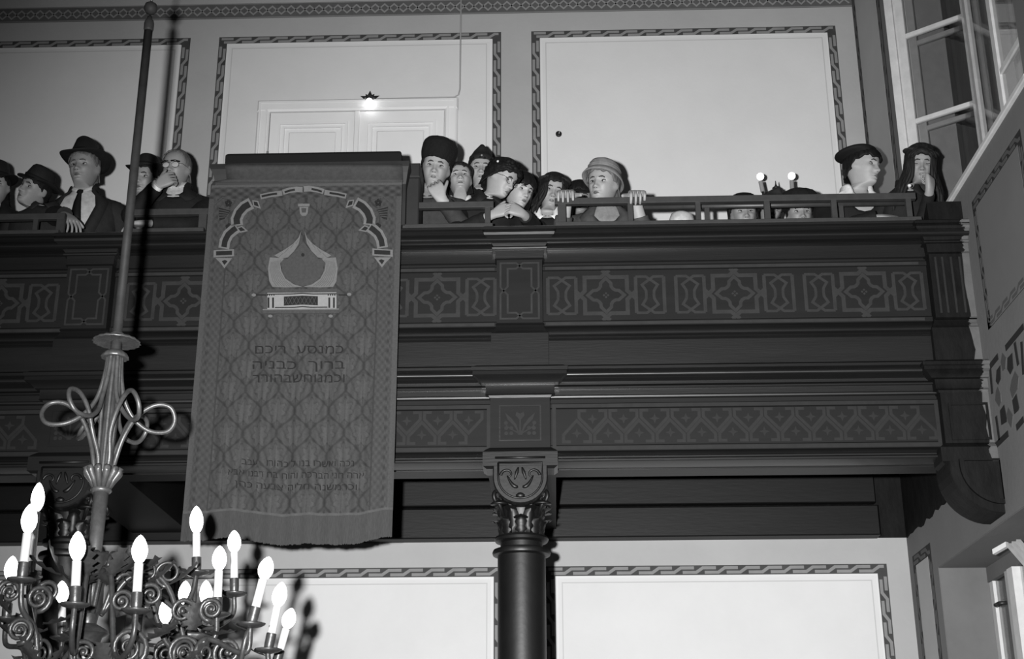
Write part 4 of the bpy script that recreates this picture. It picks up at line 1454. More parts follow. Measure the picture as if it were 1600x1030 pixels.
# leafage round the body and the big upper sprays
for (x, y, dy, dx_, dz_, l, w) in ((105, 905, -.10, -1, 1.1, .16, .05), (95, 900, -.1, -1, .35, .16, .04), (190, 895, -.12, 1, .9, .14, .045), (205, 900, -.05, 1, .3, .13, .04), (60, 940, -.2, -1, .2, .14, .05), (120, 960, -.2, -.7, -.5, .12, .04),
                                   (180, 965, -.2, .8, .5, .14, .045), (200, 985, -.22, .6, -.6, .14, .045), (75, 985, -.2, -.8, -.3, .13, .045), (30, 1000, -.2, -.8, .4, .13, .05), (100, 1010, -.25, -.3, -1, .12, .04), (160, 1005, -.25, .2, -1, .12, .05),
                                   (15, 960, -.3, -.6, .6, .13, .05), (230, 1000, -.3, .9, .2, .13, .04), (300, 985, -.1, .3, .9, .10, .04), (320, 990, .0, 1, -.2, .12, .035), (270, 990, .0, -1, .3, .12, .035)):
    leafy('acanthus_leaf', pc(x, y, dy), np.array([dx_, -.3, dz_]), Z1, l, w)
for (x, y, dy, r, s_) in ((60, 935, -.30, .050, 1), (15, 925, -.3, .05, -1), (75, 925, -.28, .045, -1), (200, 1012, -.3, .075, 1), (285, 955, -.1, .052, 1), (330, 952, -.1, .045, -1), (285, 1020, -.15, .07, 1), (30, 985, -.3, .05, 1), (355, 1020, -.15, .055, -1), (130, 1020, -.3, .05, -1), (190, 940, -.28, .045, 1), (235, 930, -.2, .05, -1)):
    sc_ = MB()
    c = pc(x, y, dy)
    sc_.tube(spiral(c, X1, Z1, r, 1.9, -PI / 2 if s_ > 0 else PI * 1.5, s_), np.linspace(.011, .005, 31), 7)
    sc_.lathe(c, [(.001, -.012), (.010, -.008), (.012, 0), (.010, .008), (.001, .012)], 8)
    sc_.build('scroll', br, ch, True)
# upright under candle f and the tilted stem under candle i
fz = CS['f']
MB().tube([fz, fz - Z1 * .28], .009, 8).build('upright', br, ch, True)
MB().lathe(fz - Z1 * .27, [(.012, .06), (.03, .03), (.075, .022), (.085, .012), (.04, -.005), (.03, -.05), (.022, -.12), (.035, -.16), (.02, -.2)], 24, wave=lambda a, zz: 1 + .06 * cos(8 * a)).build('arm_cup', br, ch, True)
p0 = CS['i']
MB().tube([p0, pc(383, 1000, -.28), pc(375, 1040, -.28)], .010, 8).build('upright', br, ch, True)

# ------------------------------------------------------------------ candelabrum behind the seated people on the right
YL = 8.75
cl = thing('globe_lamp', 'two-armed lamp with lit white globes and a spear finial behind the seated boy', 'lamp', (at(1213, 330, YL)[0], YL, ZG))
c0 = at(1213, 300, YL)
MB().lathe((c0[0], YL, 0), [(.16, ZG), (.16, ZG + .03), (.05, ZG + .08), (.018, ZG + .15), (.015, c0[2] - .05), (.02, c0[2] - .04), (.010, c0[2] - .01), (.008, c0[2] + .02), (.027, c0[2] + .030), (.010, c0[2] + .045), (.005, c0[2] + .06), (.003, c0[2] + .085)], 16).build('standard', M['metal_dark'], cl, True)
for (x, y, tx, ty) in ((1188, 276, 1192, 300), (1237, 275, 1238, 298)):
    a, b = at(tx, ty, YL), at(x, y + 6, YL)
    g = at(x, y, YL)
    MB().tube([np.array([c0[0], YL, c0[2] - .12]), np.array([(a[0] + c0[0]) / 2, YL, c0[2] - .13]), a - Z1 * .05, a], .008, 8).build('lamp_arm', M['metal_dark'], cl, True)
    t = MB().tube([a, b - (b - a) * .1], .0155, 10).build('lamp_stem', M['link'], cl, True, 40)
    r = .026
    MB().lathe(g, [(.002, -r), (r * .5, -r * .87), (r * .87, -r * .5), (r, 0), (r * .87, r * .5), (r * .5, r * .87), (.002, r)], 16).build('globe', M['globe'], t, True)
# ------------------------------------------------------------------ people
NC = 44
_t = np.linspace(-PI, PI, NC, endpoint=False)
PHI = _t - .50 * np.sin(_t)                    # columns round the head, closer together at the face (0 = front)
HZ = np.array([.1200, .1185, .114, .105, .092, .078, .064, .052, .042, .034, .027, .021, .016, .011, .006, .001, -.004, -.009, -.014, -.019, -.024, -.029, -.034, -.038, -.042, -.046, -.050, -.055, -.060, -.064,
               -.068, -.072, -.076, -.080, -.085, -.090, -.095, -.100, -.105, -.110, -.114, -.118])
HT = np.array([  # z, half width, front, back
    (-.20, .050, .030, .070), (-.138, .048, .034, .068), (-.122, .047, .040, .068), (-.115, .043, .060, .066), (-.108, .041, .078, .062), (-.095, .045, .087, .064), (-.08, .051, .089, .070), (-.06, .059, .090, .080),
    (-.04, .0655, .089, .090), (-.02, .071, .088, .097), (0, .073, .087, .101), (.02, .0745, .090, .103), (.04, .0745, .090, .102), (.06, .072, .086, .098), (.08, .065, .076, .089), (.1, .051, .057, .070), (.11, .039, .042, .053),
    (.117, .022, .024, .030), (.12, .006, .006, .008)])


def head_pt(z, phi, off=0.0, feat=True, wide=1.0):
    z, phi = np.broadcast_arrays(np.asarray(z, float), np.asarray(phi, float))
    Wd = np.interp(z, HT[:, 0], HT[:, 1]) * wide + off
    Fr = np.interp(z, HT[:, 0], HT[:, 2]) + off
    Bk = np.interp(z, HT[:, 0], HT[:, 3]) + off
    s, c = np.sin(phi), np.cos(phi)
    e = .90
    x = Wd * np.sign(s) * np.abs(s) ** e
    y = np.where(c > 0, -Fr * np.abs(c) ** e, Bk * np.abs(c) ** e)
    if feat:
        g = lambda x0, z0, sx, sz: np.exp(-((x - x0) / sx) ** 2 - ((z - z0) / sz) ** 2)
        fr = np.clip(c * 3, 0, 1)
        d = np.zeros_like(x)
        ridge = np.interp(z, [-.056, -.050, -.044, -.036, -.02, 0, .014, .022], [0, .006, .021, .026, .0165, .0085, .005, 0])
        wn = np.interp(z, [-.05, -.036, -.02, .02], [.0135, .0125, .0095, .010])
        d += ridge * np.exp(-(x / wn) ** 2)
        d += .008 * (g(.0135, -.040, .0065, .007) + g(-.0135, -.040, .0065, .007))
        d -= .0125 * (g(.032, .000, .016, .0105) + g(-.032, .000, .016, .0105))
        d += .0045 * (g(.030, .019, .022, .006) + g(-.030, .019, .022, .006))
        d += .006 * (g(.046, -.026, .018, .016) + g(-.046, -.026, .018, .016))
        d -= .004 * (g(.028, -.056, .010, .016) + g(-.028, -.056, .010, .016))
        d += .0058 * g(0, -.0665, .020, .0046) + .0062 * g(0, -.0785, .017, .005) - .0055 * g(0, -.0722, .022, .0026)
        d -= .0042 * g(0, -.088, .018, .005)
        d += .0075 * g(0, -.102, .017, .011)
        y = y - d * fr
        # ears
        ea = np.exp(-(((np.abs(phi) - 1.66) / .20) ** 4) - (((z + .004) / .030) ** 4))
        x = x + np.sign(s) * .016 * ea * (1 - .45 * np.exp(-(((np.abs(phi) - 1.60) / .10) ** 2) - ((z - .002) / .016) ** 2))
        y = y + .010 * ea
    return np.stack([x, y, z + 0 * x], -1)


TT = np.array([  # below the nape: z, half width, front, back
    (.03, .054, .050, .060), (0, .058, .054, .062), (-.02, .064, .058, .066), (-.04, .100, .068, .072), (-.06, .146, .080, .080), (-.085, .178, .092, .088), (-.12, .190, .104, .096), (-.20, .184, .116, .102), (-.30, .166, .112, .098),
    (-.42, .152, .108, .094), (-.52, .168, .116, .108), (-.60, .172, .116, .110)])


def torso_pt(z, phi, off=0.0, b=1.0):
    z, phi = np.broadcast_arrays(np.asarray(z, float), np.asarray(phi, float))
    I = lambda k: np.interp(-z, -TT[:, 0], TT[:, k]) * b + off
    s, c = np.sin(phi), np.cos(phi)
    e = .88
    x = I(1) * np.sign(s) * np.abs(s) ** e
    y = np.where(c > 0, -I(2) * np.abs(c) ** e, I(3) * np.abs(c) ** e)
    return np.stack([x, y, z + 0 * x], -1)


def rot(yaw, pitch, roll):
    """turn to picture right, look up, tilt clockwise in the picture (degrees)"""
    y, p, r = [math.radians(q) for q in (yaw, pitch, roll)]
    Rz = np.array([[cos(y), -sin(y), 0], [sin(y), cos(y), 0], [0, 0, 1]])
    Rx = np.array([[1, 0, 0], [0, cos(p), sin(p)], [0, -sin(p), cos(p)]])
    Ry = np.array([[cos(r), 0, sin(r)], [0, 1, 0], [-sin(r), 0, cos(r)]])
    return Ry @ Rz @ Rx


def nrm(v):
    v = np.array(v, float)
    return v / (np.linalg.norm(v) + 1e-9)


RA = [math.radians(a) for a in (141.4, 115.7, 90, 64.3, 38.6, 12.9, -12.9, -38.6, -64.3, -90, -115.7, -141.4, -167.1, 167.1)]


def palm_ring(c, w, b, hw, t):
    P = [(-.95, 1), (-.5, 1.06), (0, 1.1), (.5, 1.06), (.95, 1), (1.07, .35), (1.07, -.35), (.95, -1), (.5, -1), (0, -1), (-.5, -1), (-.95, -1), (-1.07, -.35), (-1.07, .35)]
    return [c + w * hw * p + b * t * q for (p, q) in P]


def arm_geo(S, E, Wp, hd, pn, side, curl, sc, spread=1.0):
    """rings shoulder -> wrist -> palm, then five fingers; returns verts, faces (open at the shoulder ring 0..13)"""
    V, F = [], []
    hd = nrm(hd)
    pn = nrm(np.array(pn, float) - hd * np.dot(pn, hd))
    wv = np.cross(hd, pn) * (-side)
    bk = -pn

    def frame(d):
        w = nrm(wv - d * np.dot(wv, d))
        return w, np.cross(w, d) * (1 if np.dot(np.cross(w, d), bk) > 0 else -1)
    rings = []
    d1, d2 = nrm(E - S), nrm(Wp - E)
    for (c, d, r) in ((S, d1, .050), (S + (E - S) * .35, d1, .047), (S + (E - S) * .75, d1, .041), (E, nrm(d1 + d2), .040), (E + (Wp - E) * .25, d2, .040), (E + (Wp - E) * .65, d2, .032)):
        w, b = frame(d)
        rings.append([c + (w * cos(a) + b * sin(a)) * r * sc for a in RA])
    dm = nrm(d2 + hd)
    w, b = frame(dm)
    rings.append([Wp + (w * cos(a) * .028 + b * sin(a) * .020) * sc for a in RA])
    L0 = len(rings)
    for (l, hw, t) in ((.028, .033, .0165), (.058, .040, .0150), (.086, .041, .0125)):
        rings.append(palm_ring(Wp + hd * l * sc, wv, bk, hw * sc, t * sc))
    for r in rings:
        V.extend(r)
    for i in range(len(rings) - 1):
        for j in range(14):
            k = (j + 1) % 14
            if i == L0 and j in (4, 5, 6):
                continue                       # the thumb leaves here
            F.append((i * 14 + j, i * 14 + k, (i + 1) * 14 + k, (i + 1) * 14 + j))

    def finger(loop, shape, base, d, segs, angs, r0, ax):
        prev = loop
        c = np.array(base, float)
        cur = nrm(d)
        side_ = nrm(ax)
        nn = len(loop)
        for i, (l, an) in enumerate(zip(segs, angs)):
            ca, sa = cos(an), sin(an)
            up = np.cross(side_, cur)
            if np.dot(up, bk) < 0 and i == 0:
                up = -up
            # bend towards the palm
            q = np.cross(side_, cur)
            sgn = 1 if np.dot(q, pn) >= 0 or i > 0 else -1
            if i == 0:
                fin_s = sgn
            cur = nrm(cur * ca + q * fin_s * sa)
            c2 = c + cur * l
            up = nrm(np.cross(side_, cur)) * (-fin_s)
            for (cc, rr) in (((c + cur * l * .18), r0 * (1 - .10 * i)), (c2, r0 * (.93 - .12 * i))):
                st = len(V)
                V.extend([cc + side_ * a * rr + up * b_ * rr for (a, b_) in shape])
                for j in range(nn):
                    k = (j + 1) % nn
                    F.append((prev[j], prev[k], st + k, st + j))
                prev = list(range(st, st + nn))
            c = c2
        st = len(V)
        V.extend([c + cur * r0 * .45 + side_ * a * r0 * .5 + up * b_ * r0 * .5 for (a, b_) in shape])
        for j in range(nn):
            k = (j + 1) % nn
            F.append((prev[j], prev[k], st + k, st + j))
        F.append(tuple(range(st, st + nn)))
    e = (len(rings) - 1) * 14
    pe = Wp + hd * .088 * sc
    sq = [(-.9, .95), (.9, .95), (.9, -.95), (-.9, -.95)]
    for f in range(4):
        fl = (.80, .95, 1.03, .95)[f] * sc
        a = (-.72, -.25, .25, .72)[f]
        if f == 0:
            lp, sh = [e + 0, e + 1, e + 10, e + 11, e + 12, e + 13], [(-.8, .9), (.9, .9), (.9, -.9), (-.8, -.9), (-1.1, -.35), (-1.1, .35)]
        elif f == 3:
            lp, sh = [e + 3, e + 4, e + 5, e + 6, e + 7, e + 8], [(-.9, .9), (.8, .9), (1.1, .35), (1.1, -.35), (.8, -.9), (-.9, -.9)]
        else:
            lp, sh = [e + f, e + f + 1, e + 10 - f, e + 11 - f], sq
        cu = np.array(curl) * (1 + .06 * (1.5 - f))
        dd = hd + wv * a * .16 * spread
        finger(lp, sh, pe + wv * a * .040 * sc, dd, np.array([.040, .026, .020]) * fl, cu, .0088 * sc * (.88 if f == 0 else 1), wv)
    p1, p2 = L0 * 14, (L0 + 1) * 14
    lp = [p1 + 4, p2 + 4, p2 + 5, p2 + 6, p2 + 7, p1 + 7, p1 + 6, p1 + 5]
    sh = [(-1, .4), (-.4, 1), (.4, 1), (1, .4), (1, -.4), (.4, -1), (-.4, -1), (-1, -.4)]
    td = nrm(wv * .75 + hd * .75 + pn * .35)
    base = Wp + hd * .046 * sc + wv * .034 * sc
    # order the loop round the thumb axis
    ax1 = nrm(np.cross(td, bk))
    ax2 = np.cross(ax1, td)
    ang = lambda q: math.atan2(np.dot(V[q] - base, ax2), np.dot(V[q] - base, ax1))
    prev = lp
    c = base
    cur = td
    for i, (l, an) in enumerate(((.016, .0), (.030, .15), (.026, .35))):
        cur = nrm(cur * cos(an) + (hd * .5 + pn * .6) * sin(an))
        c = c + cur * l * sc
        rr = (.0125, .0105, .0085)[i] * sc
        st = len(V)
        for q in lp:
            a = ang(q)
            V.append(c + (ax1 * cos(a) + ax2 * sin(a)) * rr)
        for j in range(8):
            k = (j + 1) % 8
            F.append((prev[j], prev[k], st + k, st + j))
        prev = list(range(st, st + 8))
    F.append(tuple(prev))
    return [np.array(v) for v in V], F


def ik(S, Wp, pole, l1, l2):
    v = Wp - S
    D = np.linalg.norm(v)
    if D > (l1 + l2) * .995:
        Wp = S + v / D * (l1 + l2) * .995
        v = Wp - S
        D = np.linalg.norm(v)
    a = (l1 * l1 - l2 * l2 + D * D) / (2 * D)
    h = math.sqrt(max(0, l1 * l1 - a * a))
    n = v / D
    p = nrm(np.array(pole, float) - n * np.dot(pole, n))
    return S + n * a + p * h, Wp


def add_sub(o, lv=1):
    m = o.modifiers.new('smooth', 'SUBSURF')
    m.levels = m.render_levels = lv


def grid_obj(name, G, m, parent, closed=True, cap0=False, cap1=False, thick=0.0, sub=0):
    """grid of points (rows, columns, 3) as one smooth mesh"""
    mb = MB()
    mb.rings([[tuple(p) for p in row] for row in G], False, closed)
    n = len(G[0])
    if cap0:
        mb.f.append(tuple(range(n)))
    if cap1:
        mb.f.append(tuple((len(G) - 1) * n + j for j in range(n)))
    o = mb.build(name, m, parent, True, fix=(cap0 or cap1))
    if thick:
        s = o.modifiers.new('thickness', 'SOLIDIFY')
        s.thickness = thick
        s.offset = 1
    if sub:
        add_sub(o, sub)
    return o


def person(label, px, py, Y, yaw=0, pitch=0, roll=0, sc=1.0, torso=0, lean=12, build=1.0, skin='skin', coat='black_wool', vneck=.10, shirt=None, tie=False, collar=True,
           hair=None, hat=None, arms=(), glasses=None, brow='brow', lips='lip', shut=False, wide=1.0, dz=0, dx=0, neck=.006, scarf=None, group=None, old=False):
    pitch -= 15
    Rh = rot(yaw, pitch, roll)
    eye = at(px, py, Y)
    H = eye - Rh @ np.array([0, -.092, 0]) * sc
    hw = lambda P: H + (np.asarray(P) * sc) @ Rh.T
    N = H + Rh @ np.array([0, .012, -.098]) * sc + np.array([dx, .030, -neck - dz])
    Rt = rot(torso, -lean, 0)
    tw = lambda P: N + (np.asarray(P) * sc) @ Rt.T
    hip = tw([0, 0, -.6])
    root = thing('person', label, 'person', (hip[0], hip[1], ZG), group or 'people leaning on the gallery')
    # body: head, neck, torso, arms and hands in one mesh
    bm = bmesh.new()
    base = np.array(wloc(root))
    nv = lambda p: bm.verts.new(Vector([float(q) for q in (np.array(p) - base)]))
    rows = []
    for z in HZ:
        rows.append([nv(p) for p in hw(head_pt(z, PHI, 0, True, wide))])
    TZ = [-.004, -.022, -.04, -.06, -.085, -.12, -.16, -.20, -.25, -.32, -.42, -.52, -.60]
    for z in TZ:
        rows.append([nv(p) for p in tw(torso_pt(z, PHI, -.004, build))])
    top = nv(hw([0, 0, .1205]))
    for j in range(NC):
        bm.faces.new((top, rows[0][j], rows[0][(j + 1) % NC]))
    bm.faces.new(rows[-1])
    iT = len(HZ)
    side_cols = {}
    for sgn in (-1, 1):
        j0 = int(np.argmin(np.abs(PHI - sgn * 1.62)))
        side_cols[sgn] = (j0 - 2, j0 + 2)
    r0_, r1_ = iT + 4, iT + 7
    armset = {a['side']: a for a in arms}
    for i in range(len(rows) - 1):
        for j in range(NC):
            k = (j + 1) % NC
            hole = False
            for sgn in (-1, 1):
                a, b = side_cols[sgn]
                if r0_ <= i < r1_ and a <= j < b:
                    hole = True
            if not hole:
                bm.faces.new((rows[i][j], rows[i + 1][j], rows[i + 1][k], rows[i][k]))
    arm_data = {}
    for sgn in (-1, 1):
        a, b = side_cols[sgn]
        loop = [rows[r0_][j] for j in range(a, b + 1)] + [rows[i][b] for i in range(r0_ + 1, r1_)] + [rows[r1_][j] for j in range(b, a - 1, -1)] + [rows[i][a] for i in range(r1_ - 1, r0_, -1)]
        S = tw([sgn * .175 * build, .004, -.125])
        spec = armset.get(sgn)
        if spec is None:
            Wp = tw([sgn * .20, -.03, -.60]) if True else None
            spec = dict(side=sgn, hd=(0, -.15, -1), pn=(-sgn, .1, 0), curl=(.25, .35, .3), pole=(sgn * .5, .9, 0))
        else:
            Wp = at(spec['w'][0], spec['w'][1], spec['w'][2])
        E, Wp = ik(S, Wp, spec.get('pole', (sgn * .6, .3, -1)), .285 * sc, .255 * sc)
        V, F = arm_geo(S + nrm(E - S) * .05 * sc, E, Wp, spec['hd'], spec['pn'], sgn, spec.get('curl', (.5, .7, .5)), sc * spec.get('size', 1.0))
        arm_data[sgn] = (S, E, Wp, spec)
        vs_ = [nv(v) for v in V]
        for f in F:
            try:
                bm.faces.new([vs_[q] for q in f])
            except ValueError:
                pass
        ring = vs_[:14]
        best = None
        for dr_ in (1, -1):
            for of in range(14):
                c = sum((loop[t].co - ring[(of + dr_ * t) % 14].co).length_squared for t in range(14))
                if best is None or c < best[0]:
                    best = (c, dr_, of)
        _, dr_, of = best
        for t in range(14):
            try:
                bm.faces.new((loop[t], loop[(t + 1) % 14], ring[(of + dr_ * (t + 1)) % 14], ring[(of + dr_ * t) % 14]))
            except ValueError:
                pass
    bmesh.ops.recalc_face_normals(bm, faces=bm.faces)
    me = bpy.data.meshes.new('body')
    bm.to_mesh(me)
    bm.free()
    me.polygons.foreach_set('use_smooth', [True] * len(me.polygons))
    body = link('body', me, M[skin], root)
    add_sub(body, 1)

    # eyes, brows, mouth
    for sx in (-1, 1):
        zc = 0.0
        ph = sx * .36
        p0 = head_pt(zc, ph)
        nn = 10
        ey = MB()
        R = []
        wd, ht = .0165, (.0020 if shut else .0068)
        for (r, d) in ((1, 0), (.8, .0022), (.45, .0036), (.05, .004)):
            R.append([hw([p0[0] + wd * r * cos(a), p0[1] - .0012 - d + .09 * (wd * r * cos(a)) * sx, zc + ht * r * sin(a) * (1 if sin(a) > 0 else .8)]) for a in np.linspace(0, 2 * PI, nn, endpoint=False)])
        ey.rings(R, False)
        ey.f.append(tuple(range(3 * nn, 4 * nn)))
        eo = ey.build('eye', M[skin] if shut else M['eye_white'], root, True)
        if not shut:
            ir = MB()
            R = []
            gz = .0005
            for (r, d) in ((1, 0), (.7, .0014), (.1, .002)):
                R.append([hw([p0[0] + sx * 0 + .0072 * r * cos(a), p0[1] - .0044 - d, gz + .0068 * r * sin(a)]) for a in np.linspace(0, 2 * PI, 8, endpoint=False)])
            ir.rings(R, False)
            ir.f.append(tuple(range(16, 24)))
            ir.build('iris', M['iris'], eo, True)
        ls = MB()
        R = []
        for t in np.linspace(-1, 1, 7):
            x = p0[0] + .0195 * t
            zz = zc + (.0080 - .0070 * t * t if not shut else -.003 + .003 * t * t)
            y = p0[1] - .0042 + .09 * (x - p0[0]) * sx + .002 * t * t
            R.append([hw([x, y, zz - .0020]), hw([x, y - .0014, zz]), hw([x, y + .001, zz + .0026])])
        ls.rings(R, True)
        ls.build('eyelid_line', M['lash_and_shade'], eo, True)
        bw = MB()
        R = []
        for t in np.linspace(-1, 1, 7):
            ph2 = ph * 1.0 + .23 * t
            z2 = .0185 + .003 * (1 - (t * sx - .2) ** 2) - (.003 if sx * t > .6 else 0)
            th = .0052 * (1 - .5 * abs(t))
            a_, b_, c_ = [head_pt(q, ph2, .0016 if q == z2 else .0004) for q in (z2 - th, z2, z2 + th)]
            R.append([hw(a_), hw(b_), hw(c_)])
        bw.rings(R, True)
        bw.build('eyebrow', M[brow], root, True)
    lp_ = MB()
    R = []
    for t in np.linspace(-1, 1, 11):
        ph2 = .275 * t
        k_ = 1 - abs(t) ** 2.2
        row = []
        for (q, o_) in ((-.0722 + .0085 * k_, .0002), (-.0722 + .0045 * k_, .0012), (-.0722 + .001 * k_, .0005), (-.0722 - .005 * k_, .0012), (-.0722 - .0100 * k_, .0002)):
            row.append(hw(head_pt(q, ph2, o_ + .0004)))
        R.append(row)
    lp_.rings(R, False, False)
    lo_ = lp_.build('lips', M[lips], root, True, fix=False)
    ml = MB()
    R = []
    for t in np.linspace(-1, 1, 11):
        R.append([hw(head_pt(-.0722 + q + .0012 * abs(t), .29 * t, o_)) for (q, o_) in ((.0014 * (1.1 - abs(t)), .0012), (0, .0026), (-.0014 * (1.1 - abs(t)), .0012))])
    ml.rings(R, True)
    ml.build('mouth_shade', M['lash_and_shade'], lo_, True)  # dark strip painted in for the shade between the lips
    for sx in (-1, 1):
        c = head_pt(-.0475, sx * .085)
        ns = MB().rings([[hw([c[0] + .0046 * r * cos(a), c[1] - .0012 - d, -.0472 + .0024 * r * sin(a)]) for a in np.linspace(0, 2 * PI, 8, endpoint=False)] for (r, d) in ((1, 0), (.5, .001), (.1, .0012))], True)
        ns.build('nostril_shade', M['lash_and_shade'], root, True)  # dark discs stand in for the shade inside the nose openings
    # hair: a shell from the crown down to the hairline, longer at the back when it hangs
    if hair:
        hm, front, temple, length, th = hair[:5]
        curl_ = hair[5] if len(hair) > 5 else 0
        ph = np.linspace(-PI, PI, 60, endpoint=False)
        ap = np.abs(ph)
        zl = np.interp(ap, [0, .55, .95, 1.25, 1.6, 2.0, PI], [front, front - .004, (front + temple) / 2, temple, temple - .02 if length < .13 else -length * .9, -min(length, .11) if length < .13 else -length, -length])
        if length > .15:
            zl = np.interp(ap, [0, .42, .62, .80, 1.0, 1.3, 1.7, PI], [front, front - .004, front - .03, -.01, -.09, -length * .8, -length, -length])
        zl = zl + .006 * np.sin(ph * 7 + px) + .004 * np.sin(ph * 15 + py)
        G = []
        nr = 16
        for i in range(nr + 1):
            t = i / nr
            z = .121 + (zl - .121) * (t ** .85)
            zc = np.clip(z, -.11, .119)
            P = head_pt(zc, ph, th * (1 - .55 * (t > .97)) + .003 * np.sin(ph * 21 + 4 * t) * (t > .1) + curl_ * np.sin(ph * 9 + 9 * t) * np.sin(t * 19 + 2 * np.sin(ph * 4)) * (t > .1), False, wide)
            low = np.clip((-.02 - z) / .1, 0, 1.4)
            back = np.clip((ap - .9) / .5, 0, 1)
            keepx = np.where(z < -.03, np.maximum(np.abs(P[:, 0]), .074 * np.abs(np.sin(ph)) ** .9 + th), np.abs(P[:, 0]))
            P[:, 0] = np.sign(P[:, 0]) * (keepx + (.016 if length < .15 else .034) * low * back)
            P[:, 1] = np.where((z < -.05) & (np.cos(ph) < 0), np.maximum(P[:, 1], .085 * np.abs(np.cos(ph)) ** .9 + th * .5), P[:, 1])
            P[:, 2] = z + (th * .6 if i < 3 else 0)
            G.append(hw(P))
        grid_obj('hair', G, M[hm], root, True, True, False, .004)
        if length > .15:
            rl = random.Random(int(px))
            for sgn in (-1, 1):
                for q in range(7):
                    a0 = sgn * (.50 + .13 * q)
                    L_ = length * rl.uniform(.75, 1.05)
                    P_ = []
                    for t in np.linspace(0, 1, 12):
                        z = .055 - .01 * q + (-L_ - .055) * t
                        e_ = head_pt(max(z, -.09), a0 * (1 + .35 * t * (q < 4)), th + .004, False, wide)
                        w_ = .010 * sin(t * 11 + q * 1.7) * t
                        P_.append(hw([e_[0] + sgn * (.030 * max(0, -.02 - z) / .1 + w_), e_[1] - .012 * t + .006 * cos(t * 9 + q), z]))
                    MB().tube(P_, np.interp(np.linspace(0, 1, 12), [0, .3, .8, 1], [.005, .012, .011, .003]), 6).build('hair_lock', M[hm], root, True)
    # hat
    if hat:
        make_hat(root, hw, hat)
    if glasses:
        gm = MB()
        for sx in (-1, 1):
            ph = sx * .36
            p0 = head_pt(0, ph)
            c = np.array([p0[0] + sx * .001, p0[1] - .016, -.003])
            rr = [(c[0] + .0225 * cos(a), c[1] + .10 * .0225 * cos(a) * sx, c[2] + .0185 * sin(a)) for a in np.linspace(0, 2 * PI, 17)]
            gm.tube([hw(q) for q in rr], .0017 if glasses != 'heavy' else .0022, 5)
            gm.tube([hw([c[0] + sx * .022, c[1] + .003, .004]), hw([sx * .070, -.07, .006]), hw([sx * .079, -.0, .004]), hw([sx * .080, .02, -.002])], .0016, 5)
        gm.tube([hw([-.011, -.104, .001]), hw([0, -.108, .004]), hw([.011, -.104, .001])], .0016, 5)
        if glasses == 'heavy':
            for sx in (-1, 1):
                gm.tube([hw([sx * .010, -.110, .012]), hw([sx * .034, -.105, .0155]), hw([sx * .060, -.090, .012])], .0055, 6)
        go = gm.build('spectacles', M['frame_black'], root, True)
        for sx in (-1, 1):
            p0 = head_pt(0, sx * .36)
            if glasses == 'heavy':
                R = []
                for (r, d) in ((1, 0), (.66, .0018), (.33, .003), (.02, .0034)):
                    R.append([hw([p0[0] + sx * .001 + .0215 * r * cos(a), p0[1] - .0165 - d + .0021 * r * cos(a) * sx, -.003 + .0175 * r * sin(a)]) for a in np.linspace(0, 2 * PI, 14, endpoint=False)])
                lm = MB()
                lm.rings(R, False)
                lm.build('lens', M['lens'], go, True)

    # coat, with neckline, collar, sleeves
    ph = np.linspace(-PI, PI, 48, endpoint=False)
    ztop = .012 - vneck * np.exp(-(np.abs(ph) / (.62 if vneck < .15 else .52)) ** 2.2)
    G = []
    zs = [0, .04, .09, .15, .22, .30, .38, .46, .55, .65, .76, .88, 1.0]
    for t in zs:
        z = ztop + (-.60 - ztop) * t
        wr_ = .004 * np.sin(ph * 5 + t * 14 + px) * (t > .3)
        G.append(tw(torso_pt(z, ph, .016, build) + np.stack([wr_ * np.sin(ph), -wr_ * np.cos(ph), 0 * ph], -1)))
    last = G[-1]
    hem = last.copy()
    hem[:, 0] = hip[0] + (last[:, 0] - hip[0]) * 1.15
    hem[:, 1] = hip[1] + (last[:, 1] - hip[1]) * 1.1
    hem[:, 2] = ZG + .004
    G.append(hem)
    co = grid_obj('coat', G, M[coat], root, True, False, False, .004)
    for sgn in (-1, 1):
        S, E, Wp, spec = arm_data[sgn]
        if np.linalg.norm(Wp - E) < .01:
            continue
        d2 = nrm(Wp - E)
        back_ = spec.get('cuff', .015)
        S0 = tw([sgn * .10 * build, .004, -.105])
        P = smooth([S0, S + nrm(E - S) * .02, S + (E - S) * .5, E, E + (Wp - E) * .5, Wp - d2 * back_ * sc], 5)
        rr = np.interp(np.linspace(0, 1, len(P)), [0, .2, .4, .6, .8, 1], [.066, .071, .062, .056, .050, .044]) * sc * build
        rr = rr * (1 + .03 * np.sin(np.arange(len(P)) * 1.9))
        sl = MB().tube(P, rr, 14).build('sleeve', M[coat], root, True, 50)
        if spec.get('shirtcuff'):
            MB().tube([Wp - d2 * (back_ + .005) * sc, Wp - d2 * (back_ - .022) * sc], .036 * sc, 14).build('shirt_cuff', M['white_cloth'], root, True, 40)
    if shirt:
        G = []
        ph2 = np.linspace(-1.25, 1.25, 22)
        for t in np.linspace(0, 1, 9):
            z = .022 + (-vneck - .06 - .022) * t
            G.append(tw(torso_pt(z, ph2, .007, build)))
        grid_obj('shirt', G, M[shirt], root, False, False, False, .002)
        if shirt == 'shirt':
            G = []
            for (dz_, o_) in ((.034, .004), (.020, .012), (.002, .020)):
                ph3 = np.concatenate([np.linspace(.16, PI, 14), np.linspace(-PI, -.16, 14)])
                z = dz_ - .030 * np.exp(-(np.abs(ph3) / .7) ** 2)
                G.append(tw(torso_pt(z, ph3, o_, build)))
            grid_obj('shirt_collar', G, M[shirt], root, False, False, False, .002)
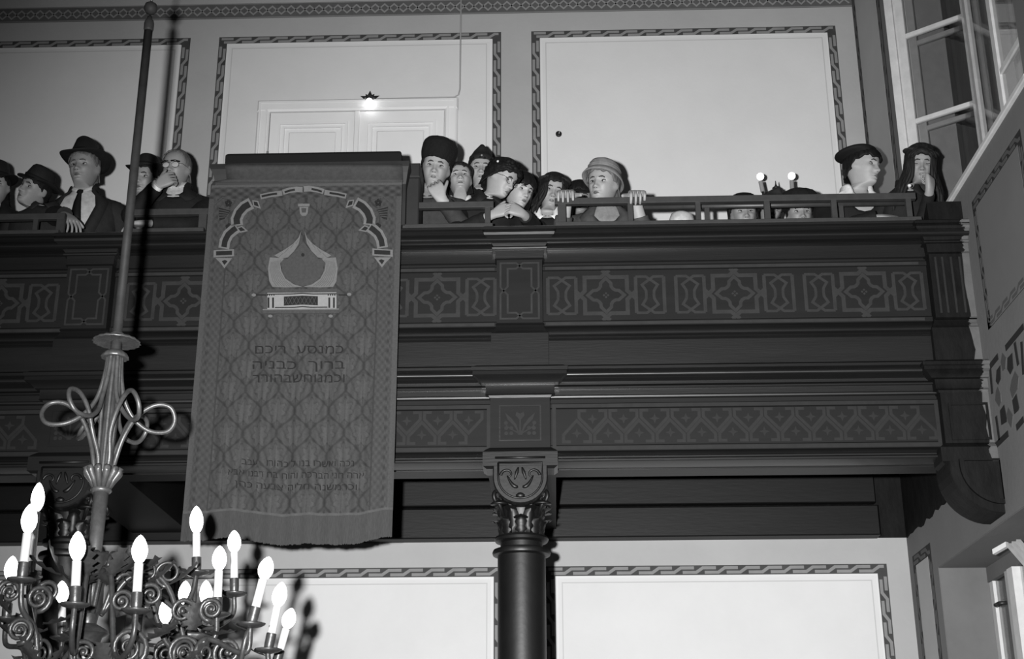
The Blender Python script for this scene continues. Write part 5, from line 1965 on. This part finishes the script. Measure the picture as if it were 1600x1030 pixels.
    if tie:
        G = []
        for (z, hw_, o_) in ((-.012, .016, .022), (-.030, .020, .026), (-.040, .013, .024), (-.10, .022, .019), (-.18, .030, .017), (-.26, .036, .015)):
            c = torso_pt(z, 0.0, o_, build)
            G.append(tw(np.array([[c[0] - hw_, c[1] + .004, z], [c[0], c[1] - .004, z], [c[0] + hw_, c[1] + .004, z]])))
        grid_obj('tie', G, M['tie'], root, False, False, False, .004)
    if collar:
        ph3 = np.concatenate([np.linspace(-2 * PI + PI, -.0, 20)[:-1], np.linspace(0, PI, 20)])
        ph3 = np.linspace(.03, 2 * PI - .03, 44)
        ph3 = np.where(ph3 > PI, ph3 - 2 * PI, ph3)
        z0 = .012 - vneck * np.exp(-(np.abs(ph3) / (.62 if vneck < .15 else .52)) ** 2.2)
        G = []
        for (u, o_, dzz) in ((0, .017, .016), (.35, .026, .012), (1.0, .024, -.028)):
            G.append(tw(torso_pt(z0 + dzz, ph3 + np.sign(ph3) * np.where(np.abs(ph3) < 1.4, .30 * u, 0), o_, build)))
        if collar == 'sailor':
            G = []
            for (o_, dzz) in ((.020, .020), (.030, .006), (.030, -.020), (.027, -.046)):
                G.append(tw(torso_pt(z0 * .5 + dzz, ph3, o_, build)))
            grid_obj('white_collar', G, M['white_cloth'], root, False, False, False, .003)
        else:
            grid_obj('collar', G, M[coat if collar is True else collar], root, False, False, False, .004)
    if scarf:
        G = []
        for a in np.linspace(0, 2 * PI, 12, endpoint=False):
            G.append(tw(torso_pt(.016 - .020 * sin(a) - .03 * np.exp(-(ph / .6) ** 2), ph, .016 + .013 * cos(a), build)))
        G.append(G[0])
        grid_obj('scarf', G, M[scarf], root, True)
    return root, hw, tw


def make_hat(root, hw, hat):
    kind, m = hat['kind'], M[hat['m']]
    tilt = rot(hat.get('yaw', 0), hat.get('pitch', 0), hat.get('roll', 0))
    piv = np.array([0, .005, .05])
    ph = np.linspace(-PI, PI, 40, endpoint=False)
    s, c = np.sin(ph), np.cos(ph)
    up = hat.get('up', 0)

    def ring(rx, ryf, ryb, z, ox=0, oy=0):
        P = np.stack([rx * np.sign(s) * np.abs(s) ** .92 + ox, np.where(c > 0, -ryf * np.abs(c) ** .92, ryb * np.abs(c) ** .92) + oy, z + 0 * s], -1)
        return hw(piv + ((P - piv) @ tilt.T) + np.array([0, 0, up]))
    if kind in ('fedora', 'bowler'):
        b, h = hat.get('brim', .055), hat.get('h', .115)
        cur = .030 * s ** 2 - .012 * c ** 2 * (c > 0)
        if kind == 'bowler':
            cur = .016 * s ** 2
        G = [ring(.078, .094, .104, .058), ring(.078 + b * .5, .094 + b * .5, .104 + b * .5, .052 + cur * .35), ring(.078 + b, .094 + b, .104 + b, .046 + cur), ring(.080 + b, .096 + b, .106 + b, .050 + cur), ring(.078 + b * .5, .094 + b * .5, .104 + b * .5, .058 + cur * .4), ring(.080, .096, .106, .066)]
        grid_obj('hat', G, m, root, True)
        ho = root.children[-1] if False else None
        pin = hat.get('pinch', .5)
        G = [ring(.079, .095, .105, .055), ring(.079, .095, .105, .070), ring(.078, .094, .104, .082), ring(.075, .088, .100, .10)]
        z1 = .062 + h
        for (k_, z) in ((.90, z1 - .022), (.74, z1 - .006), (.5, z1 + .001)):
            G.append(ring(.072 * k_ * (1 - pin * .25 * np.clip(c, 0, 1)), .086 * k_, .096 * k_, z + .010 * np.clip(c, -1, 1) * pin * k_))
        G.append(ring(.018, .05, .055, z1 - .018 * pin))
        grid_obj('hat_crown', G, m, root, True, False, True)
        G = [ring(.0805, .0965, .1065, .064), ring(.0805, .0965, .1065, .086)]
        grid_obj('hat_band', G, M['velvet'], root, True, False, False, .001)
    elif kind == 'beret':
        r, h, ox, oy = hat.get('r', .118), hat.get('h', .06), hat.get('ox', 0), hat.get('oy', .01)
        G = [ring(.076, .090, .102, .050), ring(.079, .094, .106, .052), ring(.079, .094, .106, .066), ring(r * .96, r * .98, r, .066 + h * .30, ox, oy), ring(r, r, r * 1.03, .066 + h * .5, ox, oy), ring(r * .93, r * .95, r * .98, .066 + h * .82, ox, oy), ring(r * .6, r * .62, r * .62, .066 + h * 1.0, ox, oy), ring(.01, .01, .01, .066 + h * 1.06, ox, oy)]
        grid_obj('beret', G, m, root, True, False, True, 0, 1)
        if hat.get('stalk', True):
            cpt = ring(.001, .001, .001, .066 + h * 1.05, ox, oy)[0]
            cp2 = ring(.001, .001, .001, .066 + h * 1.05 + .016, ox, oy + .004)[0]
            MB().tube([cpt, cp2], .0035, 6).build('beret_stalk', m, root, True)
    elif kind == 'fur':
        h = hat.get('h', .13)
        w = hat.get('w', 1.0)
        rg = np.random.RandomState(int(h * 1000))
        G = [ring(.074, .088, .10, .036), ring(.084 * w, .096 * w, .108 * w, .034), ring(.096 * w, .108 * w, .118 * w, .034 + h * .25), ring(.103 * w, .115 * w, .124 * w, .034 + h * .52), ring(.098 * w, .110 * w, .118 * w, .034 + h * .78), ring(.072 * w, .082 * w, .09 * w, .034 + h * .95), ring(.02, .02, .02, .034 + h)]
        G = [g_ + rg.uniform(-.004, .004, g_.shape) for g_ in G]
        grid_obj('fur_hat', G, m, root, True, False, True, 0, 1)
    elif kind == 'sidecap':
        G = [ring(.075, .090, .102, .044), ring(.080, .096, .108, .046), ring(.080, .097, .108, .078), ring(.077, .094, .105, .079), ring(.055, .088, .098, .115), ring(.022, .078, .086, .148), ring(.004, .055, .06, .153)]
        grid_obj('side_cap', G, m, root, True, False, True)
        MB().tube([ring(.001, .098, .1, .062)[20], ring(.001, .104, .1, .062)[20]], .007, 8).build('cap_badge', M['link'], root, True)
    elif kind == 'bucket':
        G = [ring(.077, .092, .104, .052), ring(.100, .116, .126, .034 + .012 * c), ring(.112, .126, .138, .014 + .020 * c), ring(.115, .129, .141, .020 + .020 * c), ring(.104, .118, .13, .044 + .012 * c), ring(.088, .102, .113, .070)]
        grid_obj('hat', G, m, root, True)
        G = [ring(.087, .101, .112, .064), ring(.090, .104, .115, .082), ring(.086, .100, .111, .088), ring(.084, .098, .108, .104), ring(.073, .087, .095, .122), ring(.050, .062, .066, .135), ring(.01, .01, .01, .139)]
        grid_obj('hat_crown', G, m, root, True, False, True)
        MB().tube(list(ring(.0885, .1025, .1135, .087)) + [ring(.0885, .1025, .1135, .087)[0]], .0022, 5).build('hat_seam', M['scarf'], root, True)
    elif kind == 'cap':
        G = [ring(.076, .090, .102, .040), ring(.080, .096, .108, .042), ring(.081, .097, .108, .07), ring(.072, .088, .098, .105), ring(.045, .056, .062, .124), ring(.01, .01, .01, .130)]
        grid_obj('cap', G, m, root, True, False, True)


M['lens'] = mat('lens_flash_glare', .34, .14, 1.0)  # opaque pale albedo imitates the flash glare on the lenses

A = lambda side, w, hd, pn, **k: dict(side=side, w=w, hd=hd, pn=pn, **k)
# far left
person('person cut off by the left picture edge in a dark hat', -10, 286, 8.10, 10, 6, 0, coat='black_wool', hat=dict(kind='fedora', m='dark_felt', brim=.05), hair=('hair_black', .05, .02, .09, .006))
person('man in a dark hat leaning his tilted head over the left rail', 37, 288, 7.86, -24, 6, 24, sc=1.02, skin='skin_dim', coat='dark_wool', vneck=.03, hat=dict(kind='fedora', m='dark_felt', brim=.040, h=.10, pitch=0, up=-.004, roll=4), hair=('hair_black', .045, .015, .07, .005),
       dx=.085, torso=10, lips='lip_dark', brow='brow', old=True, build=1.05, dz=-.015)
person('broad man in a dark fedora, open suit and long black tie at the left rail', 121, 254, 8.02, -6, 14, -2, sc=1.14, skin='skin_dim', coat='dark_wool', vneck=.32, shirt='shirt', tie=True, wide=1.06, build=1.02, lean=8, hat=dict(kind='fedora', m='dark_felt', brim=.058, h=.120, pitch=6, up=.004, pinch=1.0), hair=('hair_grey', .06, .02, .06, .003),
       lips='lip_dark', brow='brow_grey', old=True, neck=.03, arms=(A(-1, (103, 336, 7.68), (.55, -.35, -.55), (-.2, .4, -.9), curl=(.45, .5, .4), pole=(-1, .4, -.4)),))
person('man in a round-brimmed dark hat half hidden by the chandelier pole', 217, 274, 8.16, -14, 8, 4, sc=1.06, skin='skin_dim', coat='dark_wool', vneck=.06, hat=dict(kind='fedora', m='dark_felt', brim=.050, h=.10, pitch=6, pinch=.2), hair=('hair_dark', .06, .01, .07, .004), lips='lip_dark', dz=.01)
person('balding man in dark-rimmed spectacles holding his hand to his mouth', 266, 256, 7.88, -8, 10, 2, sc=1.06, skin='skin_dim', coat='black_wool', vneck=.10, shirt='shirt', hair=('hair_grey', .100, .020, .07, .005), glasses='heavy', lips='lip_dark', brow='brow_grey', lean=10, dx=.01,
       arms=(A(-1, (246, 290, 7.68), (.80, -.05, .52), (.1, 1, .1), curl=(.9, .9, .6), pole=(-.8, .1, -.8), shirtcuff=True), A(1, (232, 349, 7.68), (-.9, -.1, -.1), (0, .2, -1), curl=(.3, .4, .3), pole=(1, .3, -.3))))
# right of the desk
person('woman in a tall dark fur hat resting her chin on her hand', 680, 257, 7.86, 4, 6, 8, sc=1.12, coat='grey_wool', vneck=.09, shirt='scarf', hat=dict(kind='fur', m='fur', h=.150, w=1.04, roll=4, pitch=6, up=.0), hair=('hair_black', .060, .03, .06, .010), lean=12, dx=-.035, build=1.0,
       arms=(A(1, (690, 312, 7.68), (-.42, -.10, .9), (-.1, 1, .25), curl=(.9, .8, .5), pole=(.6, .2, -.9), cuff=.03, size=1.05),))
person('girl in a small dark beret with raised face beside the fur hat', 719, 270, 8.14, 6, 20, -2, sc=1.0, coat='black_wool', vneck=.07, collar='white_cloth', hat=dict(kind='beret', m='beret_grey', r=.100, h=.035, oy=.03, pitch=8), hair=('hair_dark', .060, .02, .07, .006), build=.88, neck=.03)
person('young man in a pointed side cap behind the curly-haired woman', 752, 259, 8.40, 4, 12, 2, sc=1.08, coat='black_wool', vneck=.05, hat=dict(kind='sidecap', m='dark_wool', pitch=0, up=.006), hair=('hair_black', .055, .01, .07, .006), build=.9)
w9 = person('woman with short dark curls and spectacles in profile clasping her hands', 801, 285, 7.86, 60, -8, 8, sc=1.02, coat='black_wool', vneck=.05, hair=('hair_black', .056, .020, .095, .020, .009), glasses='thin', lean=14, torso=20, dx=-.045, build=.92,
       arms=(A(-1, (770, 335, 7.62), (.90, -.22, .30), (.1, .9, -.2), curl=(.8, 1.0, .6), pole=(-1, .3, -.6), cuff=.05), A(1, (818, 334, 7.60), (-.88, -.28, .30), (-.1, .8, -.3), curl=(1.0, 1.0, .6), pole=(1, .3, -.6), cuff=.05)))
person('girl with a straight dark fringe looking to the right behind the clasped hands', 824, 297, 8.12, 38, 4, 10, sc=1.04, skin='skin_pale', coat='black_wool', vneck=.06, hair=('hair_black', .034, .02, .13, .013), hat=dict(kind='beret', m='fur', r=.092, h=.03, oy=.04, pitch=12), build=.85)
person('girl in a dark beret with tilted head left of the grey-hatted woman', 866, 296, 8.34, 10, 4, 12, sc=1.07, coat='black_wool', vneck=.08, collar='white_cloth', hair=('hair_dark', .058, .025, .17, .013), hat=dict(kind='beret', m='beret_grey', r=.108, h=.03, oy=.02, pitch=4, roll=-4), build=.88, dx=-.01)
person('person under a flat black hat hidden behind the grey-hatted woman', 908, 306, 8.62, 8, 4, 4, sc=1.05, skin='skin_dim', coat='black_wool', vneck=.05, hat=dict(kind='fedora', m='velvet', brim=.016, h=.06, pinch=.0, up=-.02), hair=('hair_black', .045, .02, .09, .010))
w14 = person('old woman in a pale grey brimmed hat gripping the iron rail with both hands', 932, 281, 7.84, -24, 6, 8, sc=1.14, coat='mid_wool', vneck=.15, shirt='scarf', hat=dict(kind='bucket', m='grey_felt', pitch=8, up=.002, roll=2), hair=('hair_grey', .058, .016, .075, .010), lips='lip_dark', brow='brow', lean=14, build=1.04, dx=.02, wide=1.04, old=True,
             arms=(A(-1, (885, 314, 7.665), (-.05, -1, .10), (0, .1, -1), curl=(.75, .85, .4), pole=(-.25, .25, -1), size=1.12, cuff=.085), A(1, (993, 315, 7.665), (.05, -1, .12), (0, .1, -1), curl=(1.0, 1.1, .6), pole=(.25, .25, -1), size=1.12, cuff=.085)))
person('person of whom only a pale round cap shows above the parapet', 1062, 352, 8.02, -10, 6, 8, sc=1.0, coat='dark_wool', vneck=.05, hat=dict(kind='cap', m='pale_felt', up=-.016))
person('girl in a dark beret with side curls peering through the middle of the rail', 1166, 328.5, 8.06, 2, 8, 0, sc=1.02, skin='skin_dim', coat='black_wool', vneck=.05, hair=('hair_black', .056, .03, .12, .022), hat=dict(kind='beret', m='fur', r=.112, h=.055, oy=.01, pitch=-4), build=.88)
person('person in a dark wedge cap behind the girl with side curls', 1210, 324, 8.42, 14, 4, 16, sc=1.0, skin='skin_dim', coat='black_wool', vneck=.05, hat=dict(kind='sidecap', m='beret_grey', pitch=4, up=-.006), hair=('hair_dark', .06, .01, .08, .006), build=.85)
person('boy in a wide round fur hat looking through the rail below the lamp', 1254, 329, 8.06, 2, 8, 0, sc=1.02, skin='skin_dim', coat='black_wool', vneck=.05, hat=dict(kind='fur', m='fur', h=.135, w=1.16, up=-.006), hair=('hair_black', .05, .01, .07, .006), build=.88)
w20 = person('woman in a dark beret and wide white collar looking to the right', 1371, 257, 7.88, 48, 10, 4, sc=1.12, coat='black_wool', vneck=.17, collar='sailor', hair=('hair_black', .042, .034, .085, .012), hat=dict(kind='beret', m='velvet', r=.118, h=.05, ox=-.01, oy=.035, pitch=10, roll=-6), lean=10, torso=6, neck=.030, build=1.04, dx=-.02,
             arms=(A(-1, (1374, 340, 7.68), (.85, -.25, -.25), (.1, .5, -.8), curl=(.5, .6, .4), pole=(-1, .3, -.3), cuff=.01, size=1.1),))
w21 = person('girl with long wavy hair under a dark beret propping her chin on her fist', 1441, 254, 7.68, -6, -2, 6, sc=.99, skin='skin_dim', coat='black_wool', vneck=.06, hair=('hair_dark', .056, .045, .26, .022, .006), hat=dict(kind='beret', m='beret_grey', r=.116, h=.03, oy=.02, roll=8, pitch=2), shut=True, lean=22, build=.80, dx=-.07,
             arms=(A(1, (1453, 298, 7.50), (.10, -.05, 1), (-.75, .6, 0), curl=(1.35, 1.4, 1.0), pole=(-.35, .1, -1), cuff=.025, size=1.1),))
pn_ = w9[1](np.array([-.085, .02, .075]))
MB().lathe(pn_, [(.001, -.010), (.008, -.006), (.010, 0), (.008, .006), (.001, .010)], 10).build('hair_pin', M['white'], w9[0], True)
b = at(1421, 290, 7.50)
MB().lathe(b, [(.001, -.011), (.010, -.006), (.012, 0), (.010, .006), (.001, .011)], 10).build('brooch', M['white'], w21[0], True)
bt = w14[2](torso_pt(-.22, .12, .022, 1.08))
MB().lathe(bt, [(.001, -.013), (.010, -.009), (.014, 0), (.010, .009), (.001, .013)], 12, 1, .6).build('coat_button', M['button'], w14[0], True)
